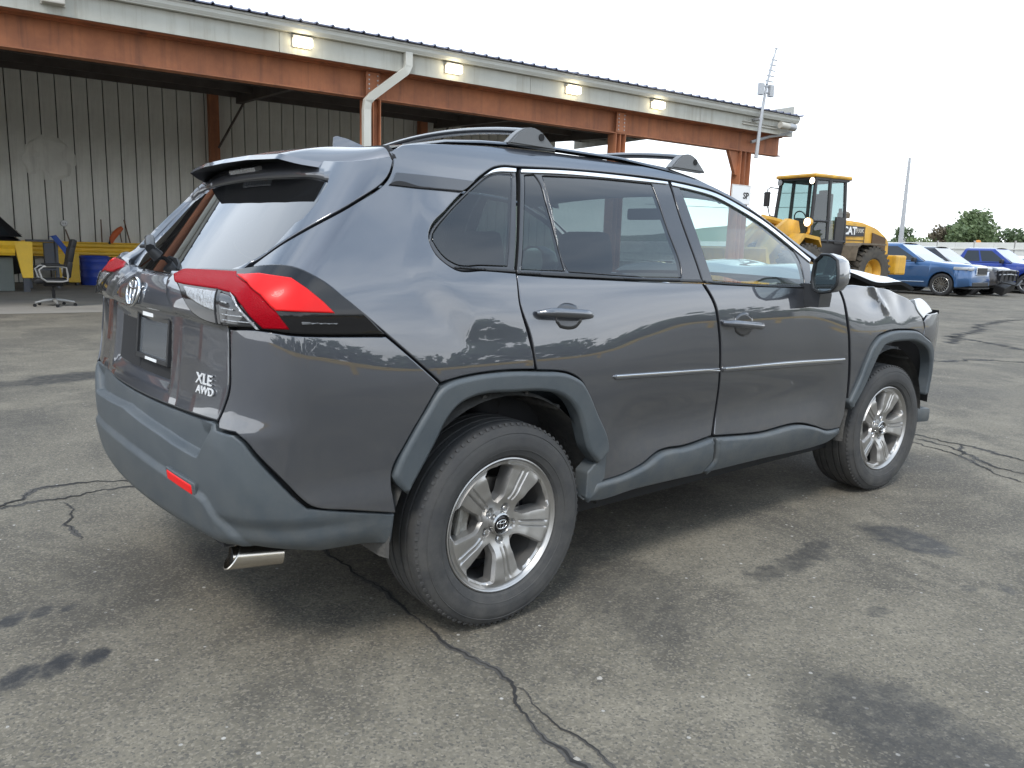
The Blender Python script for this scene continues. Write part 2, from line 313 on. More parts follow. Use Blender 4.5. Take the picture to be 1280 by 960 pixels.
POLY={
 'quarter_panel':[[1.039,1.557],[1.055,1.527],[1.027,1.49],[0.864,1.387],[0.734,1.303],[0.641,1.229],[0.617,1.202],[0.629,1.186],[0.775,1.187],[0.803,1.17],[0.859,1.116],[0.961,1.014],[1.122,0.866],[1.208,0.879],[1.346,0.885],[1.496,0.878],[1.492,0.912],[1.473,0.989],[1.446,1.09],[1.454,1.19],[1.323,1.196],[1.207,1.201],[1.175,1.221],[1.154,1.242],[1.141,1.28],[1.142,1.292],[1.158,1.319],[1.234,1.378],[1.312,1.434],[1.375,1.474],[1.445,1.516],[1.494,1.539],[1.537,1.549],[1.607,1.552],[1.816,1.563],[2.119,1.571],[2.427,1.57],[2.579,1.562],[2.733,1.543],[2.885,1.496],[3.046,1.433],[3.171,1.368],[3.277,1.31],[3.351,1.272],[3.5,1.2],[3.42,1.27],[3.28,1.335],[3.16,1.392],[3.03,1.455],[2.88,1.52],[2.72,1.572],[2.5,1.607],[2.2,1.628],[1.9,1.632],[1.6,1.625],[1.38,1.61],[1.2,1.592]],
 'bumper_cover':[[0.638,1.031],[0.705,1.038],[0.773,1.026],[0.958,1.012],[1.118,0.864],[1.069,0.784],[1.018,0.699],[0.975,0.61],[0.973,0.585],[0.984,0.482],[0.875,0.514],[0.796,0.547],[0.777,0.579],[0.761,0.612],[0.709,0.703],[0.69,0.736],[0.67,0.754],[0.627,0.755],[0.621,0.771],[0.631,0.805],[0.646,0.862],[0.643,0.947]],
 'rear_door':[[1.457,1.188],[1.611,1.18],[1.881,1.17],[2.141,1.161],[2.421,1.155],[2.481,1.07],[2.513,0.959],[2.545,0.799],[2.571,0.591],[2.548,0.507],[2.331,0.492],[2.269,0.496],[2.202,0.493],[2.092,0.457],[1.986,0.437],[1.828,0.431],[1.823,0.503],[1.882,0.551],[1.799,0.703],[1.749,0.775],[1.709,0.824],[1.645,0.856],[1.577,0.868],[1.504,0.875],[1.5,0.891],[1.482,0.989],[1.453,1.09]],
 'front_door':[[2.436,1.154],[2.706,1.144],[3.224,1.13],[3.485,1.122],[3.512,1.075],[3.536,0.986],[3.573,0.85],[3.614,0.684],[3.625,0.559],[3.618,0.477],[3.591,0.419],[3.477,0.42],[3.363,0.453],[3.279,0.474],[2.884,0.48],[2.565,0.505],[2.582,0.59],[2.554,0.798],[2.525,0.958],[2.492,1.07]],
 'front_fender':[[3.501,1.122],[3.527,1.075],[3.554,0.985],[3.589,0.849],[3.632,0.683],[3.643,0.558],[3.703,0.665],[3.747,0.758],[3.797,0.841],[3.848,0.876],[3.925,0.893],[4.153,0.9],[4.31,0.883],[4.386,0.857],[4.401,0.888],[4.378,0.938],[4.316,1.006],[4.24,1.055],[4.178,1.075],[4.12,1.09],[3.95,1.118],[3.75,1.135],[3.55,1.135]],
 'front_bumper':[[4.389,0.855],[4.403,0.888],[4.391,0.935],[4.421,0.958],[4.55,0.975],[4.68,0.965],[4.76,0.9],[4.78,0.8],[4.74,0.62],[4.66,0.5],[4.565,0.5],[4.583,0.6],[4.565,0.72],[4.52,0.8]],
 'rear_arch':[[1.018,0.532],[0.978,0.582],[0.971,0.598],[0.991,0.649],[1.018,0.699],[1.069,0.783],[1.127,0.857],[1.16,0.869],[1.208,0.876],[1.346,0.882],[1.502,0.872],[1.641,0.853],[1.676,0.839],[1.705,0.823],[1.749,0.773],[1.795,0.703],[1.877,0.557],[1.878,0.544],[1.819,0.504],[1.754,0.57],[1.723,0.642],[1.693,0.706],[1.654,0.751],[1.614,0.777],[1.568,0.794],[1.52,0.803],[1.389,0.812],[1.269,0.816],[1.226,0.809],[1.193,0.798],[1.167,0.781],[1.147,0.76],[1.104,0.682],[1.06,0.606]],
 'front_arch':[[3.665,0.505],[3.63,0.55],[3.704,0.661],[3.748,0.754],[3.802,0.839],[3.849,0.872],[3.925,0.889],[4.154,0.896],[4.311,0.878],[4.388,0.85],[4.51,0.795],[4.558,0.72],[4.575,0.6],[4.558,0.5],[4.52,0.5],[4.53,0.6],[4.51,0.69],[4.455,0.76],[4.318,0.817],[4.109,0.837],[3.99,0.835],[3.898,0.817],[3.863,0.785],[3.831,0.74],[3.755,0.615]],
 'rear_sill':[[1.826,0.427],[1.987,0.432],[2.092,0.452],[2.202,0.488],[2.269,0.491],[2.331,0.487],[2.545,0.502],[2.554,0.395],[2.494,0.333],[2.085,0.347],[1.777,0.361],[1.764,0.367]],
 'front_sill':[[2.562,0.5],[2.884,0.475],[3.279,0.468],[3.363,0.447],[3.478,0.413],[3.589,0.413],[3.569,0.378],[3.492,0.337],[3.412,0.327],[2.928,0.33],[2.505,0.333],[2.566,0.393]],
 'quarter_frame':[[1.599,1.547],[1.453,1.191],[1.324,1.198],[1.209,1.204],[1.178,1.223],[1.158,1.245],[1.145,1.28],[1.145,1.292],[1.16,1.317],[1.234,1.376],[1.314,1.432],[1.373,1.47],[1.444,1.512],[1.492,1.536],[1.536,1.545]],
 'quarter_glass':[[1.566,1.522],[1.429,1.212],[1.328,1.214],[1.221,1.218],[1.19,1.236],[1.173,1.257],[1.159,1.288],[1.165,1.305],[1.182,1.322],[1.243,1.371],[1.321,1.425],[1.402,1.476],[1.442,1.5],[1.479,1.515]],
 'rear_frame':[[1.614,1.547],[1.813,1.559],[2.115,1.566],[2.433,1.565],[2.416,1.462],[2.413,1.366],[2.428,1.159],[2.142,1.165],[1.882,1.175],[1.613,1.184],[1.461,1.191]],
 'rear_glass_small':[[1.626,1.526],[1.674,1.533],[1.684,1.516],[1.686,1.427],[1.68,1.208],[1.681,1.198],[1.581,1.2],[1.484,1.203]],
 'rear_glass':[[1.711,1.531],[1.969,1.543],[2.315,1.547],[2.312,1.492],[2.309,1.368],[2.31,1.188],[2.305,1.176],[2.056,1.179],[1.699,1.195],[1.692,1.208],[1.7,1.408]],
 'front_frame':[[2.442,1.563],[2.573,1.554],[2.727,1.536],[2.88,1.489],[3.041,1.425],[3.165,1.361],[3.27,1.302],[3.331,1.268],[3.303,1.223],[3.233,1.133],[2.708,1.149],[2.433,1.159],[2.419,1.366],[2.421,1.463]],
 'front_glass':[[2.489,1.541],[2.601,1.534],[2.714,1.519],[2.844,1.483],[2.965,1.434],[3.096,1.366],[3.209,1.303],[3.221,1.274],[3.195,1.143],[2.709,1.154],[2.501,1.165],[2.493,1.23],[2.49,1.408]],
 'mirror_gusset':[[3.253,1.296],[3.319,1.257],[3.228,1.139],[3.214,1.139],[3.225,1.219]],
 'chrome_quarter':[[1.481,1.519],[1.432,1.502],[1.49,1.531],[1.533,1.541],[1.595,1.543],[1.588,1.53]],
 'chrome_rear':[[1.617,1.543],[1.811,1.555],[2.113,1.562],[2.42,1.56],[2.417,1.55],[2.103,1.547],[1.802,1.541],[1.61,1.53]],
 'chrome_front':[[2.442,1.56],[2.571,1.551],[2.724,1.532],[2.877,1.485],[3.038,1.421],[3.162,1.357],[3.266,1.298],[3.329,1.259],[3.308,1.245],[3.24,1.287],[3.139,1.345],[3.014,1.408],[2.853,1.47],[2.706,1.517],[2.554,1.537],[2.44,1.546]],
 'belt_quarter':[[1.454,1.2],[1.326,1.206],[1.218,1.21],[1.217,1.204],[1.323,1.198],[1.452,1.192]],
 'belt_rear':[[1.462,1.194],[1.697,1.19],[2.054,1.173],[2.302,1.169],[2.418,1.168],[2.422,1.157],[2.141,1.163],[1.881,1.172],[1.612,1.181],[1.459,1.188]],
 'belt_front':[[2.438,1.165],[2.499,1.158],[2.707,1.148],[3.226,1.134],[3.23,1.126],[2.705,1.142],[2.442,1.154]],
 'pillar_trim':[[1.052,1.488],[1.238,1.487],[1.388,1.483],[1.326,1.447],[1.194,1.448],[1.012,1.452]],
 'seam':[[1.011,1.451],[1.194,1.447],[1.326,1.446],[1.321,1.441],[1.193,1.443],[1.002,1.447]],
 'mould_rear':[[1.87,0.824],[1.887,0.829],[2.203,0.816],[2.54,0.804],[2.545,0.783],[2.207,0.794],[1.889,0.809]],
 'mould_front':[[2.559,0.804],[3.03,0.796],[3.555,0.78],[3.553,0.762],[3.542,0.753],[3.04,0.765],[2.564,0.783]],
 'lamp':[[0.282,1.15],[0.304,1.159],[0.37,1.166],[0.593,1.177],[0.776,1.185],[0.803,1.168],[0.859,1.114],[0.957,1.015],[0.773,1.027],[0.705,1.039],[0.638,1.036],[0.627,1.036],[0.539,1.048],[0.501,1.065],[0.464,1.09]],
 'lamp_red':[[0.298,1.145],[0.338,1.163],[0.374,1.164],[0.533,1.167],[0.613,1.168],[0.628,1.155],[0.681,1.139],[0.717,1.115],[0.745,1.083],[0.768,1.038],[0.724,1.039],[0.703,1.068],[0.688,1.09],[0.666,1.109],[0.644,1.117],[0.607,1.12],[0.59,1.122],[0.434,1.124],[0.372,1.127]],
 'lamp_bright':[[0.629,1.156],[0.696,1.165],[0.759,1.158],[0.785,1.137],[0.813,1.105],[0.834,1.076],[0.745,1.084],[0.717,1.116],[0.68,1.14]],
 'lamp_clear_in':[[0.443,1.12],[0.596,1.117],[0.613,1.072],[0.574,1.077],[0.533,1.086],[0.486,1.098]],
 'lamp_clear_out':[[0.611,1.116],[0.643,1.112],[0.668,1.103],[0.698,1.07],[0.718,1.041],[0.687,1.042],[0.633,1.044]],
 'lamp_line':[[0.784,1.057],[0.844,1.051],[0.841,1.047],[0.785,1.05]],
 'reflector':[[0.416,0.611],[0.54,0.609],[0.534,0.583],[0.433,0.584]],
 'cup_rear':[[1.614,1.078],[1.638,1.09],[1.675,1.09],[1.708,1.079],[1.723,1.056],[1.719,1.027],[1.689,1.006],[1.651,1.002],[1.614,1.009],[1.598,1.028],[1.599,1.055]],
 'cup_front':[[2.63,1.014],[2.664,1.028],[2.71,1.028],[2.746,1.01],[2.759,0.982],[2.75,0.952],[2.711,0.929],[2.664,0.932],[2.628,0.95],[2.614,0.984]],
}
# ---------------------------------------------------------------- sheet-metal panels on the car's body surface
def inside(P,poly):
    P=np.asarray(P); poly=np.asarray(poly); x,y=P[:,0],P[:,1]; r=np.zeros(len(P),bool)
    a=poly; b=np.roll(poly,-1,0)
    for (x1,y1),(x2,y2) in zip(a,b):
        if y1==y2: continue
        c=((y1>y)!=(y2>y))&(x<(x2-x1)*(y-y1)/(y2-y1)+x1); r^=c
    return r
def segdist(P,poly,closed=True):
    P=np.asarray(P,float); poly=np.asarray(poly,float); a=poly if closed else poly[:-1]; b=np.roll(poly,-1,0) if closed else poly[1:]
    d=np.full(len(P),1e9)
    for p,q in zip(a,b):
        v=q-p; L=v@v
        if L<1e-14: continue
        t=np.clip(((P-p)@v)/L,0,1); d=np.minimum(d,np.linalg.norm(P-(p+t[:,None]*v),axis=1))
    return d
def resample(poly,sp,curve=True,ang=38):
    p=np.asarray(poly,float); n=len(p)
    # corners stay, the rest follows a Catmull-Rom curve
    out=[]
    def corner(i):
        a=p[i]-p[i-1]; b=p[(i+1)%n]-p[i]
        if np.linalg.norm(a)<1e-9 or np.linalg.norm(b)<1e-9: return True
        c=np.clip(a@b/np.linalg.norm(a)/np.linalg.norm(b),-1,1); return math.degrees(math.acos(c))>ang
    cn=[corner(i) for i in range(n)]
    for i in range(n):
        a,b=p[i],p[(i+1)%n]; L=np.linalg.norm(b-a)
        if L<1e-6: continue
        k=max(1,int(round(L/sp)))
        pm=p[i-1]; pn=p[(i+2)%n]
        def tang(q0,q1,q2):
            l1=np.linalg.norm(q1-q0); l2=np.linalg.norm(q2-q1)
            return ((q1-q0)/max(l1,1e-9)*l2+(q2-q1)/max(l2,1e-9)*l1)/(l1+l2)
        ta=(b-a)/L if cn[i] else tang(pm,a,b); tb=(b-a)/L if cn[(i+1)%n] else tang(a,b,pn)
        for j in range(k):
            t=j/k
            if not curve: out.append(a+(b-a)*t); continue
            h00=2*t**3-3*t**2+1;h10=t**3-2*t**2+t;h01=-2*t**3+3*t**2;h11=t**3-t**2
            out.append(h00*a+h10*L*ta+h01*b+h11*L*tb)
    return np.array(out)
def area(p): x,y=p[:,0],p[:,1]; return .5*np.sum(x*np.roll(y,-1)-np.roll(x,-1)*y)
def inset(p,d):
    """move every boundary point inward (left of a counter-clockwise loop)"""
    a=np.roll(p,1,0); b=np.roll(p,-1,0)
    e1=p-a; e2=b-p
    n1=np.stack([-e1[:,1],e1[:,0]],1); n2=np.stack([-e2[:,1],e2[:,0]],1)
    n1/=np.maximum(np.linalg.norm(n1,axis=1,keepdims=True),1e-9); n2/=np.maximum(np.linalg.norm(n2,axis=1,keepdims=True),1e-9)
    n=n1+n2; L=np.linalg.norm(n,axis=1,keepdims=True); n=n/np.maximum(L,1e-6)
    c=np.clip((n*n1).sum(1,keepdims=True),.5,1)
    return p+n*d/c
def Fs(u,z):
    P=F(np.abs(u),z); P[:,1]*=np.where(u<0,-1,1); return P
def surf(u,z,disp,off):
    P=Fs(u,z); n=N(P*np.array([1,1,1]))
    d=off+(disp(u,z,P) if disp else 0)
    return P+n*np.asarray(d).reshape(-1,1) if np.ndim(d) else P+n*d
def panel(name,outer,m,parent,holes=(),off=0,thick=.018,sp=.024,bsp=.013,bev=.004,drop=.003,disp=None,left=False,curve=True,gap=.002,sym=False,hole_bev=None,hole_drop=None,lines=()):
    loops=[]
    o=np.asarray(outer,float)
    if sym:
        q=o[::-1].copy(); q[:,0]*=-1; o=np.vstack([o,q])
        o=o[[i for i in range(len(o)) if np.linalg.norm(o[i]-o[i-1])>1e-4]]
    if area(o)<0: o=o[::-1]
    o=resample(o,bsp,curve); 
    if gap: o=inset(o,gap)
    loops.append(o)
    for h in holes:
        h=np.asarray(h,float)
        if area(h)>0: h=h[::-1]
        loops.append(resample(h,bsp,curve))
    pts=[];edges=[];kind=[]
    pairs=[]
    for lp in loops:
        i0=len(pts); n=len(lp); pts+=list(lp); edges+=[(i0+i,i0+(i+1)%n) for i in range(n)]; kind+=[1]*n
        bv=bev if lp is loops[0] or hole_bev is None else hole_bev
        ins=inset(lp,bv); j0=len(pts); pts+=list(ins); kind+=[2]*n; pairs.append((i0,j0,n))
    lo=o.min(0); hi=o.max(0)
    gx=np.arange(lo[0]+sp*.5,hi[0],sp); gy=np.arange(lo[1]+sp*.5,hi[1],sp)
    G=np.array([(x+(.25*sp if k%2 else -.25*sp),y) for k,y in enumerate(gy) for x in gx]) if len(gx) and len(gy) else np.zeros((0,2))
    if len(G):
        ok=inside(G,loops[0])
        for lp in loops[1:]: ok&=~inside(G,lp)
        G=G[ok]
        if len(G):
            d=np.min([segdist(G,lp) for lp in loops],axis=0); G=G[d>bev+.45*sp]
    for ln in lines:
        ln=np.asarray(ln,float); q=[]
        for a,b in zip(ln[:-1],ln[1:]):
            k=max(1,int(np.linalg.norm(b-a)/bsp)); q+=[a+(b-a)*t/k for t in range(k)]
        q.append(ln[-1]); q=np.array(q); ok=inside(q,loops[0])&(np.min([segdist(q,lp) for lp in loops],axis=0)>bev+.004)
        if len(G): G=G[segdist(G,q,closed=False)>.36*sp]
        i0=len(pts); pts+=list(q[ok]); kind+=[0]*int(ok.sum()); run=np.where(ok)[0]
        edges+=[(i0+i,i0+i+1) for i in range(len(run)-1) if run[i+1]==run[i]+1]
    nb=len(pts); pts+=list(G); kind+=[0]*len(G)
    vs,es,fs,ov,oe,of=delaunay_2d_cdt([Vector(p) for p in pts],edges,[],0,1e-7)
    vs=np.array([tuple(v) for v in vs]); fs=np.array([f for f in fs if len(f)==3])
    c=vs[fs].mean(1); ok=inside(c,loops[0])
    for lp in loops[1:]: ok&=~inside(c,lp)
    fs=fs[ok]
    src=np.array([o_[0] if len(o_) else -1 for o_ in ov])
    new={int(s_):i for i,s_ in enumerate(src)}
    for i,o_ in enumerate(ov):
        for q in o_: new[int(q)]=i
    u,z=vs[:,0],vs[:,1]; P=surf(u,z,disp,off); e_=.003
    du=surf(u+e_,z,disp,off)-surf(u-e_,z,disp,off); dz=surf(u,z+e_,disp,off)-surf(u,z-e_,disp,off)
    n=np.cross(du,dz); n/=np.linalg.norm(n,axis=1,keepdims=True)
    V=P.copy(); Nn=n.copy(); faces=[tuple(f) for f in fs]
    # orient triangles with the normal
    fn=np.cross(P[fs[:,1]]-P[fs[:,0]],P[fs[:,2]]-P[fs[:,0]]); flip=(fn*n[fs].mean(1)).sum(1)<0
    faces=[(a,c_,b) if fl else (a,b,c_) for (a,b,c_),fl in zip(faces,flip)]
    exV=[];exN=[];exF=[]
    for (i0,j0,nn) in pairs:
        A=np.array([new[i0+i] for i in range(nn)]); B=np.array([new[j0+i] for i in range(nn)])
        outd=P[A]-P[B]; outd/=np.maximum(np.linalg.norm(outd,axis=1,keepdims=True),1e-9)
        V[A]=P[A]-n[A]*(drop if i0==0 or hole_drop is None else hole_drop); 
        t=n[A]*.5+outd; Nn[A]=t/np.linalg.norm(t,axis=1,keepdims=True)
        b0=len(V)+len(exV); top=V[A]; bot=V[A]-n[A]*thick-outd*.001
        exV+=list(top)+list(bot); exN+=list(outd)+list(outd)
        for i in range(nn):
            j=(i+1)%nn; exF.append((b0+i,b0+nn+i,b0+nn+j,b0+j))
    V=np.vstack([V,np.array(exV)]); Nn=np.vstack([Nn,np.array(exN)]); faces+=exF
    if left:
        V[:,1]*=-1; Nn[:,1]*=-1; faces=[f[::-1] for f in faces]
    o_=link(name,mesh(name,V,faces,m,normals=Nn),parent)
    return o_
def at_surf(u,z,off=0,disp=None):
    """point and frame (right, up, out) on the body surface as seen from outside"""
    a=np.array([u]);b=np.array([z]); P=surf(a,b,disp,off)[0]; e_=.003
    du=(surf(a+e_,b,disp,off)-surf(a-e_,b,disp,off))[0]; dz=(surf(a,b+e_,disp,off)-surf(a,b-e_,disp,off))[0]
    n=Vector(np.cross(du,dz)).normalized(); r=Vector(du).normalized(); u_=n.cross(r).normalized()
    return Vector(P),r,u_,n
# ================================================================ the grey SUV
SUV=thing('suv','dark grey SUV with a crumpled bonnet, roof rails and five-spoke alloy wheels in the foreground','suv',(1.345,0,0))
SUV['base']=(1.345,0,0)
GEO={}
def P(name,key,m,parent=SUV,both=True,**k):
    pl=POLY[key] if isinstance(key,str) else key
    o=panel(name,pl,m,parent,**k)
    if both:
        pr=both if not isinstance(both,bool) else parent
        return o,mirror(o,name,pr)
    return o
def mirror(o,name,parent):
    me=o.data; n=len(me.vertices); V=np.empty(n*3); me.vertices.foreach_get('co',V); V=V.reshape(-1,3); V[:,1]*=-1
    Fc=[tuple(p.vertices)[::-1] for p in me.polygons]
    nn=None
    if me.has_custom_normals:
        nn=np.zeros((n,3)); cn=me.corner_normals
        for l in me.loops: nn[l.vertex_index]=cn[l.index].vector
        nn[:,1]*=-1
    m2=mesh(name,V,Fc,me.materials[0],normals=nn)
    if nn is None: m2.polygons.foreach_set('use_smooth',[p.use_smooth for p in me.polygons])
    return link(name,m2,parent)
# ---- displacement of the pressed shapes
def poly_side(u,z,pts):
    """signed distance to a polyline, positive on its left"""
    pts=np.asarray(pts,float); Q=np.stack([u,z],1); d=segdist(Q,pts,closed=False)
    best=np.full(len(Q),1e9); sg=np.ones(len(Q))
    for a,b in zip(pts[:-1],pts[1:]):
        v=b-a; L=v@v; t=np.clip(((Q-a)@v)/L,0,1); dd=np.linalg.norm(Q-(a+t[:,None]*v),axis=1)
        s=np.sign(v[0]*(Q[:,1]-a[1])-v[1]*(Q[:,0]-a[0])); k=dd<best-1e-9; sg=np.where(k,s,sg); best=np.minimum(best,dd)
    return sg*d
def d_tail(u,z,Pt):
    a=np.abs(u)
    # raised shoulders round the lamps, hollow centre for the plate
    sh=poly_side(a,z,[(.235,1.30),(.236,1.150),(.395,1.045),(.60,1.034),(.75,1.033)])
    d=.020*ss(-.006,.016,sh)*ss(1.24,1.16,z)*ss(.640,.60,a)
    d=d-.012*ss(1.052,1.040,z)*ss(.58,.40,a)
    box=np.minimum.reduce([.33+.10*(1.03-z)-a,1.035-z,z-.80]); d=d-.020*ss(0,.045,box)
    return d
def d_bump(u,z,Pt):
    a=np.abs(u)
    shelf=poly_side(a,z,[(-.2,.702),(0,.700),(.367,.676),(.556,.654)])
    ch=poly_side(a,z,[(.545,.60),(.556,.654),(.625,.79)])
    rec=ss(0,.011,shelf)*ss(-.002,.012,ch)
    d=.032*(1-rec)-.024
    lip=poly_side(a,z,[(-.2,.600),(.20,.592),(.512,.573),(.585,.551),(.660,.452),(.70,.37)])
    d=d+.013*ss(.006,-.018,lip)
    # pinched waist of the wheel-side part
    d=d-.014*ss(.0,.05,np.minimum(a-.60,.52-z))
    d=d-.05*np.clip((.455-z)/.08,0,1)**2
    d=d*ss(1.02,.90,a)
    # the corner facet runs out flush with the painted panel above it
    e=segdist(np.stack([a,z],1),np.array([(.585,.772),(.620,.764),(.668,.7525),(.7054,.700),(.757,.607),(.7935,.5425),(.8746,.512),(.984,.479)]),closed=False)
    return .003+(d-.003)*np.clip((e+.004)/.058,0,1)
def d_cover(u,z,Pt): return .004+.008*ss(.62,.52,z)
def d_quarter(u,z,Pt):
    # faceted haunch: the pressed facets that meet at a point behind the quarter window
    a=poly_side(u,z,[(1.18,1.50),(1.02,1.19),(1.03,1.17),(1.22,.985),(1.60,.975)])
    h=ss(-.02,.10,a)
    return .009*h*ss(1.50,1.35,z)*ss(1.65,1.3,u)-.0
def d_door(u,z,Pt):
    # shoulder line through the handles and a rising lower crease
    c=.62+(u-1.9)*-.02
    return -.010*np.exp(-((z-.60)/.10)**2)*ss(1.75,2.1,u)*ss(3.65,3.3,u)
RND=np.random.RandomState(3)
def d_fender(u,z,Pt):
    # dents of the front-end crash
    x=u-1.4
    d=-.012*np.exp(-(((x-2.42)/.10)**2+((z-1.07)/.05)**2))
    d+=.009*np.exp(-(((x-2.56)/.07)**2+((z-1.10)/.06)**2))
    d+=-.010*np.exp(-(((x-2.72)/.06)**2+((z-1.05)/.07)**2))
    d+=.012*np.exp(-((((x-2.50)+(z-1.05)*.9)/.03)**2))*ss(.97,1.03,z)
    return d
def d_arch(u,z,Pt): return .022
# ---- painted metal
P('quarter_panel','quarter_panel','car_paint',disp=d_quarter,sp=.022)
P('bumper_cover','bumper_cover','car_paint',disp=d_cover,sp=.022)
rd,rdL=P('rear_door','rear_door','car_paint',disp=d_door)
fd,fdL=P('front_door','front_door','car_paint',disp=d_door)
P('front_fender','front_fender','car_paint',disp=d_fender,sp=.02)
P('front_bumper','front_bumper','car_paint',sp=.03)
TGL=[]
for sg in (1,-1):
    TGL+=[[(sg*.236,1.150),(sg*.395,1.045),(sg*.60,1.034)],[(sg*.225,1.146),(sg*.385,1.038),(sg*.60,1.027)],[(sg*.252,1.155),(sg*.405,1.058),(sg*.60,1.050)],[(sg*.33,1.035),(sg*.40,.80)],[(sg*.29,1.0),(sg*.355,.84)]]
TGL+=[[(-.33,1.035),(.33,1.035)],[(-.4,1.046),(.4,1.046)]]
TG=[(0,.770),(.469,.771),(.615,.773),(.6255,.805),(.6395,.862),(.637,.947),(.632,1.03),(.620,1.10),(.612,1.186),(.611,1.202),(.636,1.231),(.729,1.305),(.859,1.389),(1.021,1.491),(1.05,1.527),(1.034,1.540),(.80,1.520),(.55,1.528),(0,1.545)]
GL=[(0,1.168),(.30,1.172),(.50,1.180),(.572,1.196),(.60,1.225),(.665,1.315),(.712,1.400),(.722,1.440),(.700,1.468),(.55,1.482),(.30,1.492),(0,1.497)]
GLs=GL+[(-a,b) for a,b in GL[::-1] if a>0]
tg=panel('tailgate',TG,'car_paint',SUV,holes=[GLs],disp=d_tail,sp=.016,bsp=.012,sym=True,hole_bev=.022,hole_drop=.020,thick=.03,lines=TGL)
gl=panel('rear_window',GL,'glass_rear',tg,off=-.022,sym=True,gap=.001,thick=.004,drop=.0)
BL=[]
for sg in (1,-1):
    for dz in (-.004,0,.003,.0055,.008,.011,.015): BL.append([(sg*.0,.700+dz),(sg*.367,.676+dz),(sg*(.556-dz*.3),.654+dz)])
    for du in (-.006,-.002,.005,.012,.016): BL.append([(sg*(.556-du),.654+du*.4),(sg*(.613-du),.765)])
    for dd in (-.010,-.006,0,.006,.012,.018,.022): BL.append([(sg*.0,.596-dd),(sg*.20,.592-dd),(sg*(.512-dd*.3),.573-dd),(sg*(.585-dd*.8),.551-dd*.7),(sg*(.660-dd),.452)])
rb=panel('rear_bumper',[(0,.765),(.469,.766),(.614,.768),(.622,.752),(.668,.749),(.687,.731),(.7054,.698),(.757,.605),(.774,.573),(.7935,.540),(.8746,.509),(.984,.478),(.978,.378),(.80,.39),(.66,.405),(.55,.392),(.347,.392),(0,.40)],'grey_plastic',SUV,disp=d_bump,sp=.012,bsp=.010,thick=.05,sym=True,bev=.006,lines=BL)
# ---- black and grey trim
for a,b in ((rd,rdL),):
    P('wheel_arch_trim','rear_arch','grey_plastic',SUV,disp=d_arch,bev=.014,drop=.012,thick=.05,bsp=.016)
P('wheel_arch_trim','front_arch','grey_plastic',SUV,disp=d_arch,bev=.014,drop=.012,thick=.05,bsp=.016)
P('mud_guard',[(1.812,.506),(1.879,.552),(1.872,.44),(1.800,.372),(1.770,.378),(1.775,.48)],'grey_plastic',off=.004,bev=.006,drop=.006,thick=.06,curve=False)
def d_sill(u,z,Pt): return .022-.035*np.clip((.45-z)/.12,0,1.3)**1.5
P('sill_cladding','rear_sill','grey_plastic',rd,rdL,disp=d_sill,bev=.018,drop=.014,thick=.05)
P('sill_cladding','front_sill','grey_plastic',fd,fdL,disp=d_sill,bev=.018,drop=.014,thick=.05)
qf,qfL=P('quarter_window_frame','quarter_frame','pillar_grey',holes=[POLY['quarter_glass']],off=-.002)
P('pane','quarter_glass','glass_privacy',qf,qfL,off=-.004,gap=.001,thick=.003,drop=0)
rf,rfL=P('window_frame','rear_frame','pillar_grey',rd,rdL,holes=[POLY['rear_glass'],POLY['rear_glass_small']],off=-.002)
P('pane','rear_glass','glass_privacy',rd,rdL,off=-.006,gap=.001,thick=.003,drop=0)
P('pane','rear_glass_small','glass_privacy',rd,rdL,off=-.006,gap=.001,thick=.003,drop=0)
P('window_frame','front_frame','pillar_grey',fd,fdL,holes=[POLY['front_glass']],off=-.002)
P('pane','front_glass','glass_green',fd,fdL,off=-.006,gap=.001,thick=.003,drop=0)
P('chrome_strip','chrome_quarter','chrome',qf,qfL,off=.004,gap=0,bev=.002,drop=.002,thick=.006)
P('chrome_strip','chrome_rear','chrome',rd,rdL,off=.004,gap=0,bev=.002,drop=.002,thick=.006)
P('chrome_strip','chrome_front','chrome',fd,fdL,off=.004,gap=0,bev=.002,drop=.002,thick=.006)
P('belt_seal','belt_quarter','black_plastic',qf,qfL,off=.005,gap=0,bev=.002,thick=.008)
P('belt_seal','belt_rear','black_plastic',rd,rdL,off=.005,gap=0,bev=.002,thick=.008)
P('belt_seal','belt_front','black_plastic',fd,fdL,off=.005,gap=0,bev=.002,thick=.008)
P('pillar_trim','pillar_trim','car_paint_dark',off=.0115,gap=0,bev=.002,drop=.001,thick=.006,disp=lambda u,z,p:d_quarter(u,z,p)-.009)
P('pillar_groove','seam','matte_black',off=.013,gap=0,bev=.001,drop=.0,thick=.004,disp=lambda u,z,p:d_quarter(u,z,p)-.009)
P('door_moulding','mould_rear','car_paint',rd,rdL,off=.007,gap=0,bev=.0055,drop=.006,thick=.012,curve=False)
P('door_moulding','mould_front','car_paint',fd,fdL,off=.007,gap=0,bev=.0055,drop=.006,thick=.012,curve=False)
def insert(key,d,dL):
    q=np.array(POLY[key]); k=len(q); lo,hi=q[:,0].min(),q[:,0].max(); us=np.linspace(lo+.02,hi-.003,9)
    top=[];bot=[]
    for u in us:
        zs=[]
        for a,b in zip(q,np.roll(q,-1,0)):
            if (a[0]-u)*(b[0]-u)<=0 and a[0]!=b[0]: zs.append(a[1]+(b[1]-a[1])*(u-a[0])/(b[0]-a[0]))
        t,l=max(zs),min(zs); top.append((u,t-(t-l)*.10)); bot.append((u,t-(t-l)*.48))
    P('chrome_insert',top+bot[::-1],'chrome',d,dL,off=.0085,gap=0,bev=.002,drop=.002,thick=.004,curve=False)
insert('mould_rear',rd,rdL); insert('mould_front',fd,fdL)
